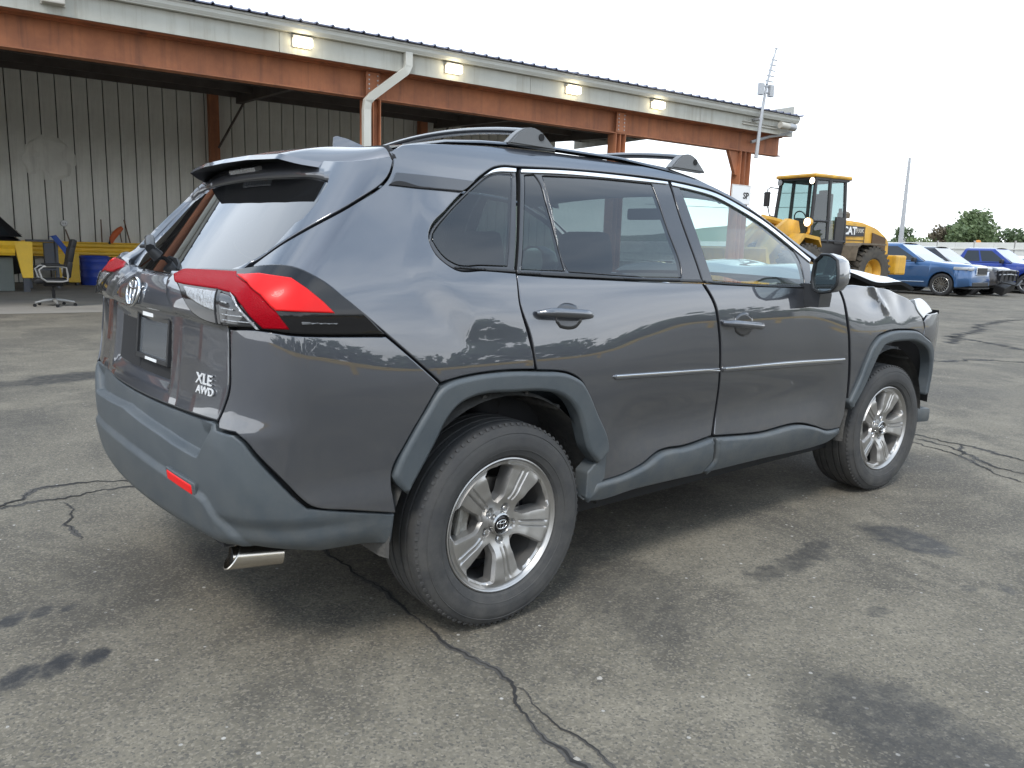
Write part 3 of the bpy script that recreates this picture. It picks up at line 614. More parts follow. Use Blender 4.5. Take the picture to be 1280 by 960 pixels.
# ---- tail lamps
def d_lamp(u,z,Pt): return .020+.004*ss(.30,.36,u)-.013*ss(1.085,1.015,z)*ss(.66,.72,u)
tl,tlL=P('tail_lamp','lamp','black_gloss',disp=d_lamp,sp=.02,thick=.035)
P('red_lens','lamp_red','lens_red_deep',tl,tlL,off=.0035,disp=d_lamp,curve=False,gap=0,thick=.008)
P('bright_lens','lamp_bright','lens_bright',tl,tlL,off=.0075,disp=d_lamp,curve=False,gap=0,thick=.010)
for kz in range(4):
    z0=1.098-.014*kz; a0=.632+.004*kz; a1=.652+.020*kz
    P('reflector_rib',[(a0,z0),(a1,z0-.002),(a1,z0-.005),(a0,z0-.003)],'lens_clear',tl,tlL,off=.008,disp=d_lamp,gap=0,thick=.003,bev=.0008,drop=.0003,curve=False)
P('lens_edge',[(.652,1.116),(.670,1.106),(.700,1.068),(.7205,1.036),(.715,1.036),(.694,1.068),(.666,1.102)],'lens_clear',tl,tlL,off=.008,disp=d_lamp,gap=0,thick=.003,bev=.001,drop=.0003,curve=False)
P('clear_lens','lamp_clear_in','lens_clear',tl,tlL,off=.004,disp=d_lamp,curve=False,gap=0,thick=.008)
P('clear_lens','lamp_clear_out','lens_smoke',tl,tlL,off=.004,disp=d_lamp,curve=False,gap=0,thick=.008)
P('lamp_line','lamp_line','rail_grey',tl,tlL,off=.002,disp=d_lamp,gap=0,thick=.004,bev=.001)
P('lamp_split',[(.601,1.120),(.6055,1.120),(.630,1.040),(.6245,1.040)],'matte_black',tl,tlL,off=.0085,disp=d_lamp,gap=0,thick=.003,bev=.001,drop=0)
P('reflector',[(.437,.588),(.545,.574),(.546,.545),(.44,.560)],'lens_bright',rb,both=False,off=.0225,gap=0,thick=.012,sp=.012,curve=False)
P('reflector_bezel',[(.425,.596),(.556,.581),(.558,.536),(.43,.550)],'grey_plastic',rb,both=False,off=.0195,gap=0,thick=.012,sp=.012,curve=False)
MB().box((3.17,-.80,.375),(.14,.22,.085),rot=Matrix.Rotation(R(-16),3,'Z'),bev=.02).build('air_dam','grey_plastic',SUV,smooth=True)
# ---- handles: a dark cup, a grey grip bar
def handle(key,u0,z0,u1,z1,door,doorL):
    cup=P('handle_cup',key,'car_paint_dark',door,doorL,off=.0015,gap=0,thick=.003,bev=.012,drop=.0005,disp=lambda u,z,p:d_door(u,z,p))
    pts=[];rad_=[]
    for t in np.linspace(0,1,15):
        u=u0+(u1-u0)*t; z=z0+(z1-z0)*t
        p,r,up_,n=at_surf(u,z,0,d_door); h=.006+.034*min(1,4.2*t,4.2*(1-t))**.6
        pts.append(tuple(p+n*h)); rad_.append(.0155*min(1,.55+3*t,.55+3*(1-t)))
    o=MB().tube(pts,rad_,n=12).build('handle','car_paint',door,smooth=True,loc=None)
    mirror(o,'handle',doorL)
handle('cup_rear',1.515,1.060,1.762,1.043,rd,rdL); handle('cup_front',2.532,.992,2.812,.967,fd,fdL)
# ---- roof, windscreen, bonnet, front face
CXZ=[(-.29,1.570),(-.2,1.592),(-.02,1.610),(.2,1.625),(.5,1.632),(.8,1.628),(1.1,1.607),(1.32,1.572),(1.48,1.52),(1.63,1.455),(1.76,1.392),(1.88,1.335),(2.02,1.27),(2.10,1.20),(2.14,1.135)]
cxx=[a for a,b in CXZ]; czz=[b for a,b in CXZ]
def grid(name,fn,nu,nv,m,parent,flip=False,thick=0):
    V=[fn(i/(nu-1),j/(nv-1)) for i in range(nu) for j in range(nv)]
    Fc=[(i*nv+j,i*nv+j+1,(i+1)*nv+j+1,(i+1)*nv+j) for i in range(nu-1) for j in range(nv-1)]
    if flip: Fc=[f[::-1] for f in Fc]
    o=link(name,mesh(name,V,Fc,m,smooth=True),parent)
    return o
def roof_pt(s,t):
    x=-.29+(1.40+.29)*s; z=float(sm(np.array(x),cxx,czz)); w=float(Wd(np.array(x),np.array(z)))-.004
    v=2*t-1; cr_=float(np.interp(x,[-.3,-.1,.3,.6],[.014,.020,.036,.046])); return (x+.10*(1-v*v)*ss(.8,1,np.array(s))-.02*(1-v*v)*ss(.2,0,np.array(s)),w*v,z+cr_*(1-abs(v)**2.3)-.004)
grid('roof',roof_pt,40,33,'car_paint',SUV,flip=True)
def lin_pt(s,t): p=roof_pt(s,t); return (p[0],p[1]*.97,p[2]-.045)
grid('headliner',lin_pt,20,15,'headliner',SUV)
def ws_pt(s,t):
    k=len(CXZ); x0,x1=1.40,2.12
    x=x0+(x1-x0)*s; z=float(sm(np.array(x),cxx,czz)); w=float(Wd(np.array(x),np.array(z)))-.012
    v=2*t-1; return (x+(.10+.16*s)*(1-v*v),w*v,z+.044*(1-abs(v)**2.3)*(1-s)-.006)
grid('windscreen',ws_pt,20,25,'glass_clear',SUV,flip=True)
def cowl_pt(s,t):
    v=2*t-1; return (2.10+.30*s+.18*(1-v*v),(.86-.05*s)*v,1.125-.01*s)
grid('cowl',cowl_pt,4,13,'black_plastic',SUV,flip=True)
HX=[2.18,2.30,2.51,2.70,2.86,3.05,3.22,3.46]; HZ=[1.150,1.195,1.212,1.208,1.196,1.172,1.150,1.098]
def hood_pt(s,t):
    v=2*t-1; x=2.18+(3.46-2.18)*s; w=.70-.06*s**3
    z=float(sm(np.array(x),HX,HZ))
    wob=.016*math.sin(9*v+2.5*s)*math.sin(math.pi*s)+.012*math.sin(17*v*s+1)*s
    fold=-.045*(1-abs(v))*math.exp(-((s-.55)/.12)**2)
    edge=-.055*ss(.90,1.0,np.array(abs(v)))*(math.exp(-((s-.52)/.22)**2))
    return (x+.08*(1-v*v)*s,w*v,z+.02*(1-v*v)+wob*(1-v**4)+fold+float(edge))
hd=grid('bonnet',hood_pt,48,41,'car_paint',SUV,flip=True)
def hoodu_pt(s,t):
    p=hood_pt(s,t); v=2*t-1; return (p[0]-.004,p[1]*.985,p[2]-.018-.05*(1-v**6)*min(1,s*5)*(1-s)**.3)
grid('inner_panel',hoodu_pt,24,21,'matte_black',hd)
def hedge(s,t):
    a=hood_pt(s,0); b=hoodu_pt(s,0); return tuple(a[i]+(b[i]-a[i])*t for i in range(3))
grid('bonnet_edge',hedge,40,2,'matte_black',hd,flip=True)
def hfront(s,t):
    a=hood_pt(1,s); b=hoodu_pt(1,s); return tuple(a[i]+(b[i]-a[i])*t for i in range(3))
grid('bonnet_lip',hfront,30,2,'car_paint',hd)
def face_pt(s,t):
    z=.42+.56*s; v=2*t-1; w=float(Wd(np.array(3.37),np.array(z)))-.002
    return (3.37+.20*(1-abs(v)**2.2),w*v,z)
grid('front_grille',face_pt,8,17,'black_plastic',SUV,flip=True)
P('headlamp',[(4.275,1.060),(4.36,1.062),(4.44,1.03),(4.50,.985),(4.405,.965),(4.372,.948),(4.29,1.012)],'lens_white',off=.006,thick=.04,sp=.02)
MB().box((2.72,0,.80),(.98,1.30,.52)).build('engine_bay','matte_black',SUV)
MB().box((1.25,0,.36),(2.9,1.50,.20)).build('floor_pan','matte_black',SUV)
MB().box((-.55,0,.55),(.62,1.36,.30)).build('boot_floor','matte_black',SUV)
# inner body behind the panels
BI=[(.0,.45),(.9,.45),(.93,.60),(1.0,.70),(1.10,.83),(1.25,.875),(1.55,.875),(1.70,.82),(1.80,.70),(1.86,.55),(1.90,.42),(3.55,.42),(3.60,.55),(3.70,.72),(3.82,.85),(3.95,.89),(4.25,.89),(4.42,.84),(4.50,.75),(4.55,.5),(4.7,.5),(4.7,.93),(4.4,.95),(4.2,1.03),(3.5,1.09),(2.4,1.14),(1.2,1.165),(.62,1.13),(.30,1.11),(0,1.11)]
P('inner_body',BI,'matte_black',off=-.030,sp=.06,bsp=.04,thick=.01)
P('inner_pillar',[(.60,1.12),(.64,1.20),(.74,1.285),(.87,1.37),(1.03,1.475),(1.08,1.56),(1.45,1.585),(1.40,1.51),(1.12,1.32),(1.10,1.27),(1.18,1.165)],'matte_black',off=-.028,sp=.06,bsp=.04,thick=.01)
# ---- spoiler
def sp_edge(v):
    a=abs(v)
    pts=[(0,0,-.574,1.549),(.3,.21,-.568,1.548),(.60,.42,-.550,1.540),(.72,.475,-.505,1.524),(.84,.55,-.435,1.510),(.93,.61,-.365,1.502),(1,.662,-.305,1.500)]
    x,y,z=[float(np.interp(a,[p[0] for p in pts],[p[k] for p in pts])) for k in (2,1,3)]
    return Vector((x,math.copysign(y,v),z))
def sp_root(v):
    a=abs(v); yy=float(sm(np.array(a),[0,.60,.72,.84,.93,1],[0,.46,.53,.595,.64,.668])); zc=1.572+.016*(1-(yy/.668)**2.3)
    if a>.9: zc=np.interp(a,[.9,1],[1.586,1.535])
    return Vector((-.292,math.copysign(yy,v),zc))
def sp_top(s,t):
    v=2*s-1; a=sp_root(v); b=sp_edge(v); p=a.lerp(b,t); p.z+=.012*math.sin(math.pi*t)*(1-abs(v)**4); return tuple(p)
def sp_bot(s,t):
    v=2*s-1; a=sp_root(v); b=sp_edge(v); p=a.lerp(b,t); p.z+=.012*math.sin(math.pi*t)*(1-abs(v)**4)-.016-.05*(1-t)**1.5*(1-abs(v)**6); p.x+=.004-.018*t**8; return tuple(p)
so_=grid('spoiler',sp_top,61,13,'car_paint',SUV)
grid('spoiler_underside',sp_bot,61,9,'black_plastic',so_,flip=True)
grid('spoiler_edge',lambda s,t:tuple(Vector(sp_top(s,1)).lerp(Vector(sp_bot(s,1)),t)),61,2,'car_paint',so_)
for sgn in (0,1): grid('spoiler_end',lambda s,t:tuple(Vector(sp_top(sgn,s)).lerp(Vector(sp_bot(sgn,s)),t)),13,2,'car_paint',so_,flip=sgn==0)
MB().box((-.505,0,1.516),(.03,.24,.016),rot=Matrix.Rotation(R(-18),3,'Y'),bev=.004).build('brake_light','lens_clear',so_)
# black gap where the spoiler meets the roof
gv=[]
for v in np.linspace(-1,1,41): p=sp_root(v); gv.append((p.x-.001,p.y,p.z-.006))
MB().tube(gv,.009,n=6).build('roof_seam','matte_black',SUV)
# ---- emblem, lettering, plate frame
def place(o,u,z,off,disp=None):
    p,r,up_,n=at_surf(u,z,off,disp); o.matrix_parent_inverse=Matrix.Identity(4); m_=rot_axes(r,up_,n).to_4x4(); m_.translation=p; 
    o.matrix_basis=m_; return o
def ring(w,h,r,c=(0,0),n=40): return [(c[0]+w*math.cos(2*math.pi*k/n),c[1]+h*math.sin(2*math.pi*k/n),0) for k in range(n)]
def emblem(sc,r,m,parent,name='emblem'):
    b=MB().tube(ring(.062*sc,.042*sc,r),r,n=6,closed=True)
    b.tube(ring(.022*sc,.040*sc,r),r*.85,n=6,closed=True); b.tube(ring(.046*sc,.0145*sc,r,(0,.0235*sc)),r*.85,n=6,closed=True)
    return b.build(name,m,parent,smooth=True,angle=70)
place(emblem(1.12,.0055,'chrome',tg),-.008,1.088,.006,d_tail)
for body,u,z,s_ in (('XLE',.553,.876,.034),('AWD',.560,.845,.025)):
    o=link('lettering',text_mesh('lettering',body,s_*1.25,.0015,'badge_silver',bold=.0006),tg); place(o,u,z,.004,d_tail); o.scale=(1.35,1,1)
b=MB()
for (cx,cy,w,h) in ((0,.072,.31,.016),(0,-.072,.31,.016),(-.15,0,.014,.16),(.15,0,.014,.16)): b.box((cx,cy,.006),(w,h,.014),bev=.002)
pf=place(b.build('plate_frame','black_plastic',tg),.145,.955,.002,d_tail)
bb=MB().box((0,0,.003),(.29,.13,.004)); place(bb.build('plate_backing','plate_grey',tg),.145,.955,.001,d_tail)
bb=MB().box((-.035,.070,.0165),(.10,.013,.002)); place(bb.build('plate_print','white_print',tg),.145,.955,.002,d_tail)
bb=MB().box((.01,-.073,.0155),(.11,.009,.002)); place(bb.build('plate_print','white_print',tg),.145,.955,.002,d_tail)
# ---- rear wiper
p0,_,_,n0=at_surf(-.085,1.205,.0); 
b=MB().tube([p0+n0*.0,p0+n0*.035],[.022,.018],n=12)
pts=[tuple(Vector(at_surf(uu,zz,hh)[0])) for uu,zz,hh in ((-.07,1.205,.04),(-.12,1.222,.048),(-.20,1.240,.042),(-.30,1.244,.035))]
b.tube(pts,[.017,.018,.013,.010],n=8); w_=b.build('wiper_arm','black_plastic',tg,smooth=True)
b=MB().tube([tuple(Vector(at_surf(uu,zz,.012)[0])) for uu,zz in ((-.10,1.215),(-.25,1.232),(-.44,1.228))],.008,n=6); b.build('wiper_blade','matte_black',tg)
# ---- roof rails, cross bars, fin
def rail(sy):
    xs=[-.20,-.13,-.05,.10,.24,.44,.80,1.10,1.30,1.46,1.53]; zt=[1.592,1.606,1.622,1.636,1.643,1.648,1.645,1.628,1.602,1.568,1.548]
    V=[];w=.016
    for x,z in zip(xs,zt):
        yy=-.578+.02*max(0,(x-1.1)); zb=float(sm(np.array(x),cxx,czz))+.006
        V+=[(x,sy*(yy-w*1.3),min(z-.006,zb)),(x,sy*(yy-w),z-.006),(x,sy*(yy-w*.3),z),(x,sy*(yy+w*.6),z-.002),(x,sy*(yy+w*1.2),zb-.004)]
    n=len(xs); Fc=[(i*5+k,i*5+k+1,(i+1)*5+k+1,(i+1)*5+k) for i in range(n-1) for k in range(4)]
    Fc+=[tuple(range(5)),tuple(range((n-1)*5,n*5))]
    b=MB().add(V,Fc); b.build('roof_rail','rail_black',SUV,smooth=True,angle=50)
rail(1); rail(-1)
def crossbar(xc,zb,sc=1):
    prof=[(-.115,zb-.012),(-.07,zb+.030),(-.035,zb+.050),(.005,zb+.056),(.045,zb+.046),(.085,zb+.016),(.125,zb-.016)]
    pts=[]
    for v in np.linspace(-1,1,21): pts.append((xc-.005,.575*v,zb+.040+.040*(1-v*v)))
    V=[];Fc=[]
    for i,p in enumerate(pts):
        for k in range(10):
            q=2*math.pi*k/10; V.append((p[0]+.036*math.cos(q),p[1],p[2]+.013*math.sin(q)))
    for i in range(20):
        for k in range(10): Fc.append((i*10+k,i*10+(k+1)%10,(i+1)*10+(k+1)%10,(i+1)*10+k))
    b=MB().add(V,Fc); cb_=b.build('crossbar','rail_black',SUV,smooth=True,angle=60)
    for sy in (-1,1):
        b=MB().prism([(xc+x*1.0,z) for x,z in prof],sy*.042,'xz',at=sy*.560); t=b.build('tower','rail_grey',cb_)
        md=t.data; bm=bmesh.new(); bm.from_mesh(md); bmesh.ops.bevel(bm,geom=bm.edges[:],offset=.006,segments=2,affect='EDGES'); bm.to_mesh(md); bm.free()
        MB().lathe([(0,0),(.013,0),(.013,.004),(0,.004)],16,'y',(xc+.042,sy*.603-.002,zb+.024)).build('lock','matte_black',cb_)
crossbar(.325,1.648); crossbar(1.225,1.640)
b=MB(); fn=[(-.165,1.615,.030),(-.160,1.668,.007),(-.145,1.674,.005),(-.10,1.668,.010),(-.03,1.648,.018),(.05,1.633,.024),(.10,1.625,.012)]
V=[]
for x,z,w in fn: V+=[(x,-w-.012,1.604),(x,-w*.45,(z+1.604)/2+.008),(x,0,z),(x,w*.45,(z+1.604)/2+.008),(x,w+.012,1.604)]
Fc=[(i*5+k,i*5+k+1,(i+1)*5+k+1,(i+1)*5+k) for i in range(6) for k in range(4)]+[tuple(range(5)),tuple(range(30,35))]
b.add(V,Fc).build('antenna_fin','car_paint',SUV,smooth=True,angle=50)
# ---- door mirrors: the glass looks back, the housing sweeps forward
def door_mirror(s,door):
    out=[(-.885,1.165),(-.895,1.255),(-.955,1.287),(-1.04,1.284),(-1.10,1.262),(-1.118,1.205),(-1.112,1.150),(-1.075,1.122),(-.98,1.112),(-.905,1.125)]
    out=[(-.920+(y+.885)*.68,z) for y,z in out]
    lo=resample(out,.014); n=len(lo); cy,cz=lo.mean(0)
    def pt(x,k,y,z): return (x+(y+1.0)*.35,s*(cy+(y-cy)*k),cz+(z-cz)*k)
    rings=[(1.735,.92),(1.728,1.0),(1.77,1.02),(1.83,.93),(1.875,.70),(1.895,.30)]
    V=[pt(x,k,y,z) for x,k in rings for y,z in lo]
    Fc=[(i*n+j,i*n+(j+1)%n,(i+1)*n+(j+1)%n,(i+1)*n+j) for i in range(len(rings)-1) for j in range(n)]
    Fc.append(tuple(range((len(rings)-1)*n,len(rings)*n)))
    o=MB().add(V,Fc).build('door_mirror','car_paint',door,smooth=True,angle=60)
    MB().add([pt(1.734,.925,y,z) for y,z in lo],[tuple(range(n))]).build('mirror_glass','mirror',o)
    MB().tube([pt(1.730,.955,y,z) for y,z in lo],.007,n=6,closed=True).build('mirror_rim','black_plastic',o)
    MB().prism([(1.76,1.045),(1.86,1.045),(1.87,1.10),(1.85,1.15),(1.77,1.15)],s*.11,'xz',at=s*-.965).build('mirror_foot','black_plastic',o)
door_mirror(1,fd); door_mirror(-1,fdL)
# ---- interior
def seat(y,x,w,name='seat',h=1.13):
    b=MB().box((x,y,.66),(.50,w,.16),bev=.05)
    rm=Matrix.Rotation(R(-18),3,'Y')
    b.box((x-.30,y,.66+(h-.66)*.5),(.13,w,h-.60),rot=rm,bev=.05)
    o=b.build(name,'seat_fabric',SUV,smooth=True,angle=60)
    return o
def headrest(y,x,z,par):
    b=MB().box((x,y,z),(.10,.26,.19),rot=Matrix.Rotation(R(-12),3,'Y'),bev=.04)
    b.tube([(x+.02,y-.06,z-.2),(x,y-.06,z)],.007,n=6); b.tube([(x+.02,y+.06,z-.2),(x,y+.06,z)],.007,n=6)
    b.build('headrest','seat_fabric',par,smooth=True,angle=60)
for y in (-.37,.37):
    o=seat(y,1.28,.50); headrest(y,.845,1.255,o)
o=seat(0,.38,1.30,h=1.10)
for y in (-.40,0,.40): headrest(y,-.05,1.20 if y else 1.15,o)
b=MB().prism([(1.78,.70),(1.72,.98),(1.80,1.075),(2.02,1.10),(2.20,1.09),(2.20,.70)],1.50,'xz',at=-.75); b.build('dashboard','dash',SUV)
b=MB().tube([(1.60-.07*math.sin(q),.37+.185*math.cos(q),.985+.175*math.sin(q)) for q in np.linspace(0,2*math.pi,28,endpoint=False)],.016,n=8,closed=True)
b.tube([(1.60,.37,.985),(1.78,.37,.93)],.03,n=8); b.box((1.60,.37,.985),(.04,.34,.05)); b.build('steering_wheel','dash',SUV,smooth=True)
MB().box((1.66,0,1.47),(.03,.24,.06),rot=Matrix.Rotation(R(8),3,'Z'),bev=.012).build('interior_mirror','dash',SUV)
b=MB().box((-.45,0,.86),(.50,1.20,.02)); b.build('parcel_shelf','seat_fabric',SUV)
# ---- exhaust tip
b=MB(); 
pr=[(.034,0),(.037,.0),(.037,.15),(.033,.15),(.032,.0)]
b.lathe([(.033,0),(.0375,.002),(.0375,.17),(.030,.17),(.030,.02)],24,'x',(0,0,0),closed=False)
mm=Matrix.Rotation(R(-7),3,'Z')@Matrix.Rotation(R(5),3,'Y')
b.V=[tuple((mm@Vector((v[0]+(.045*(.5+v[2]/.075) if v[0]<.01 else 0),v[1],v[2])))+Vector((-.835,-.605,.338))) for v in b.V]
b.build('exhaust_tip','steel_tip',SUV,smooth=True)
MB().tube([(-.80,-.60,.335),(-.3,-.52,.33)],.026,n=12).build('exhaust_pipe','matte_black',SUV)
MB().box((-.45,0,.34),(.55,1.0,.14),bev=.05).build('silencer','matte_black',SUV)
# ---- wheel housings
def housing(xc,s):
    n=26; V=[]
    for k in range(n+1):
        q=math.pi*(-.01+1.02*k/n); r=.455
        for y,rr in ((-.895,r-.012),(-.86,r),(-.56,r+.0)):
            V.append((xc+rr*math.cos(q),s*y,.352+rr*math.sin(q)))
    Fc=[(k*3+j,k*3+j+1,(k+1)*3+j+1,(k+1)*3+j) for k in range(n) for j in range(2)]
    b=MB().add(V,Fc)
    c=len(b.V); b.V.append((xc,s*-.56,.352)); b.F+=[(c,k*3+2,(k+1)*3+2) for k in range(n)]
    # ribs and a clip of the liner
    for q in (1.0,1.35,1.75,2.2): 
        b.tube([(xc+.448*math.cos(q),s*-.88,.352+.448*math.sin(q)),(xc+.448*math.cos(q),s*-.58,.352+.448*math.sin(q))],.010,n=6)
    o=b.build('wheel_housing','liner',SUV,smooth=True,fix=False)
    MB().lathe([(0,-.006),(.016,-.006),(.018,0),(.007,.002),(.006,.010),(0,.010)],14,'y',(xc+.06,s*-.70,.795)).build('clip','black_plastic',o)
for xc in (0,2.69):
    for s in (1,-1): housing(xc,s)
# ---- wheels
RIM=.229
def opening(k,rot):
    """one of the five windows between the spokes, in polar form"""
    a0=R(72*k)+rot; pts=[]
    for r,a in ((.080,0),(.096,-9.5),(.135,-13.2),(.175,-15.4),(.197,-16.2),(.2035,-13),(.2045,0),(.2035,13),(.197,17),(.175,16.6),(.135,16),(.096,12)):
        q=a0+R(a); pts.append((r*math.cos(q),r*math.sin(q)))
    return pts
def rim_mesh(rot):
    ops=[resample(opening(k,rot)[::-1],.006,True,70) for k in range(5)]
    nuts=[]
    outer=np.array([(.2235*math.cos(q),.2235*math.sin(q)) for q in np.linspace(0,2*math.pi,150,endpoint=False)])
    loops=[outer]+[o[::-1] if area(o)>0 else o for o in ops]
    pts=[];edges=[]
    for lp in loops:
        i0=len(pts); pts+=list(lp); edges+=[(i0+i,i0+(i+1)%len(lp)) for i in range(len(lp))]
    extra=[]
    for rr in (.2065,.2115,.2165): extra.append((np.array([(rr*math.cos(q),rr*math.sin(q)) for q in np.linspace(0,2*math.pi,140,endpoint=False)]),True))
    for lp in loops[1:]:
        big=inset(lp,.0065); extra.append((big,True)); big=inset(lp,.013); extra.append((big[np.linalg.norm(big,axis=1)<.204],False))
    for k in range(5):
        a0=rot+R(72*k+36)
        for off,slope,w_ in ((.013,.055,.0055),(-.004,.02,.0045)):
            for e_ in (-w_,0,w_):
                rs=np.linspace(.082,.203,26); an=a0+(off+slope*(rs-.10)+e_)/rs; extra.append((np.stack([rs*np.cos(an),rs*np.sin(an)],1),False))
    allx=[]
    for ln,cl in extra:
        ok=inside(ln,outer)&(np.min([segdist(ln,lp) for lp in loops],axis=0)>.0022)
        for lp in loops[1:]: ok&=~inside(ln,lp)
        if allx:
            D_=np.array(allx); dm=np.sqrt(((ln[:,None,:]-D_[None])**2).sum(2)).min(1); ok&=dm>.0016
        i0=len(pts); run=np.where(ok)[0]; pts+=list(ln[ok]); allx+=list(ln[ok])
        for i in range(len(run)-1):
            if run[i+1]==run[i]+1 and np.linalg.norm(ln[run[i+1]]-ln[run[i]])<.012: edges.append((i0+i,i0+i+1))
    g_=np.arange(-.225,.226,.0062); G=np.array([(x+(.0015 if k%2 else -.0015),y) for k,y in enumerate(g_) for x in g_])
    d=np.min([segdist(G,lp) for lp in loops],axis=0); ok=inside(G,outer)&(d>.0028)
    for lp in loops[1:]: ok&=~inside(G,lp)
    D_=np.array(allx); G=G[ok]; dm=np.array([np.sqrt(((D_-p)**2).sum(1)).min() for p in G]); G=G[dm>.0036]
    pts+=list(G)
    vs,_,fs,_,_,_=delaunay_2d_cdt([Vector(p) for p in pts],edges,[],0,1e-7)
    vs=np.array([tuple(v) for v in vs]); fs=np.array([f for f in fs if len(f)==3]); c=vs[fs].mean(1); ok=inside(c,outer)
    for lp in loops[1:]: ok&=~inside(c,lp)
    fs=fs[ok]
    r=np.linalg.norm(vs,axis=1); th=np.arctan2(vs[:,1],vs[:,0])-rot
    dh=np.min([segdist(vs,lp) for lp in loops[1:]],axis=0); dr=.2235-r
    # outward height: hub sunk, spokes crowned towards the rim, chamfers falling to the windows, a groove beside one edge
    h=-.030+.024*ss(.05,.13,r)+.006*ss(.13,.20,r)
    h-=.014*np.clip(1-dh/.0065,0,1)+.0022*np.clip(1-dh/.013,0,1)
    sp=np.mod(th,2*math.pi/5)-math.pi/5                      # 0 = middle of a spoke
    for off,slope,w_,dep in ((.013,.055,.0055,.0085),(-.004,.02,.0045,.006)):
        h-=dep*np.clip(1-np.abs(sp*r-off-slope*(r-.10))/w_,0,1)*ss(.080,.10,r)*ss(.206,.185,r)
    h-=.13*(sp*r+.004)*ss(.085,.12,r)*ss(.208,.19,r)
    h+=np.interp(r,[0,.2065,.2115,.2165,.2235],[0,0,-.009,-.009,0])
    # wheel-bolt pockets
    for k in range(5):
        q=rot+R(72*k+36); nx,ny=.057*math.cos(q),.057*math.sin(q); dd=np.hypot(vs[:,0]-nx,vs[:,1]-ny); h-=.014*ss(.0165,.012,dd)
    V=[(x,-hh,z) for (x,z),hh in zip(vs,h)]
    Fc=[tuple(f) for f in fs]
    # walls of the windows and the rim flange
    k0=len(V)
    for lp in loops[1:]:
        n=len(lp); idx=[int(np.argmin(((vs-p)**2).sum(1))) for p in lp]; b0=len(V)
        V+=[(p[0]*.99,V[i][1]+.040,p[1]*.99) for p,i in zip(lp,idx)]
        Fc+=[(idx[i],idx[(i+1)%n],b0+(i+1)%n,b0+i) for i in range(n)]
    b=MB().add(V,Fc)
    b.lathe([(.2235,.002),(.229,-.004),(.233,-.002),(.233,.012),(.222,.016),(.212,.06),(.206,.10),(.206,.20)],96,'y')
    return b
RIMS={}
def build_wheel(x,s,rot,steer=0):
    root=thing('wheel','', '',(0,0,0)); del root['label']; del root['category']
    root.parent=SUV; root.location=(x-1.345,s*-.895,.352); root.rotation_euler=(0,0,steer if s==1 else math.pi+steer)
    if 'rim' not in RIMS or rot not in RIMS:
        b=rim_mesh(rot); o=b.build('rim','alloy',root,smooth=True,angle=24,loc=(0,0,0)); RIMS[rot]=o.data
    else: link('rim',RIMS[rot],root,(0,0,0))
    # tyre: bulged sidewall, shoulder, grooved tread
    pr=[(.233,.004),(.243,-.010),(.252,-.0135),(.275,-.0235),(.283,-.0225),(.300,-.0235),(.318,-.0185),(.333,-.0080),(.337,-.0060),(.342,.000)]
    tread=[(.3485,.012),(.3505,.020),(.3515,.040),(.3515,.0435),(.3440,.0445),(.3440,.0520),(.3525,.053),(.3532,.075),(.3532,.0785),(.3440,.0795),(.3440,.0880),(.3532,.089),(.3535,.108),(.3532,.127),(.3440,.128),(.3440,.1365),(.3532,.1375),(.3525,.163),(.3440,.164),(.3440,.1715),(.3515,.1725),(.3505,.195),(.346,.212)]
    back=[(.335,.224),(.30,.236),(.26,.232),(.233,.21)]
    b=MB().lathe(pr+tread+back,144,'y'); ty=b.build('tyre','rubber',root,smooth=True,angle=32,loc=(0,0,0))
    # shoulder blocks
    b=MB(); nb=84
    for k in range(nb):
        q=2*math.pi*k/nb; 
        for (r0,y0,w,l) in ((.3405,.004,.020,.0030),):
            b.box((r0*math.cos(q),y0+.004,r0*math.sin(q)),(.010,w,l*3.6),rot=Matrix.Rotation(-q,3,'Y')@Matrix.Rotation(R(38),3,'Z'))
    b.build('shoulder_blocks','rubber',root,loc=(0,0,0))['kind']='stuff'
    # raised ring and lettering band on the sidewall
    b=MB().lathe([(.318,-.0190),(.3195,-.0200),(.321,-.0178)],120,'y'); b.lathe([(.262,-.0180),(.2635,-.0205),(.266,-.0205)],120,'y'); b.build('sidewall_ring','rubber',root,smooth=True,loc=(0,0,0))
    b=MB().lathe([(0,-.004),(.026,-.004),(.030,-.001),(.032,.004),(.034,.03)],36,'y',(0,.014,0)); cp=b.build('centre_cap','black_gloss',root,smooth=True,loc=(0,0,0))
    e_=emblem(.36,.0018,'chrome',root); e_.location=(0,.0085,0); e_.rotation_euler=(R(90),0,0)
    b=MB().lathe([(.031,.012),(.034,.006),(.039,.010),(.041,.03)],36,'y'); b.build('hub_ring','alloy_light',root,smooth=True,loc=(0,0,0))
    for k in range(5):
        q=rot+R(72*k+36); b=MB().lathe([(0,-.006),(.006,-.006),(.0085,-.002),(.0095,.012)],6,'y'); b.lathe([(.0095,.006),(.0125,.012)],12,'y'); b.build('lug_nut','chrome',root,loc=(.057*math.cos(q),.034,.057*math.sin(q)))
    b=MB().lathe([(.05,.090),(.145,.090),(.145,.112),(.05,.112)],48,'y'); b.lathe([(.0,.07),(.075,.07),(.08,.09)],32,'y'); b.build('brake_disc','rotor',root,smooth=True,loc=(0,0,0))
    a0=R(168); pts=[]
    b=MB()
    for k in range(7):
        q=a0+R(-24+8*k); b.box((.138*math.cos(q),.088,.138*math.sin(q)),(.052,.070,.022),rot=Matrix.Rotation(-q,3,'Y'),bev=.004)
    b.tube([(.16*math.cos(a0-.3),.05,.16*math.sin(a0-.3)),(.16*math.cos(a0+.3),.05,.16*math.sin(a0+.3))],.011,n=8)
    b.build('caliper','caliper',root,loc=(0,0,0))
    MB().lathe([(0,.15),(.20,.15),(.205,.21)],40,'y').build('backing_plate','matte_black',root,loc=(0,0,0))
    return root
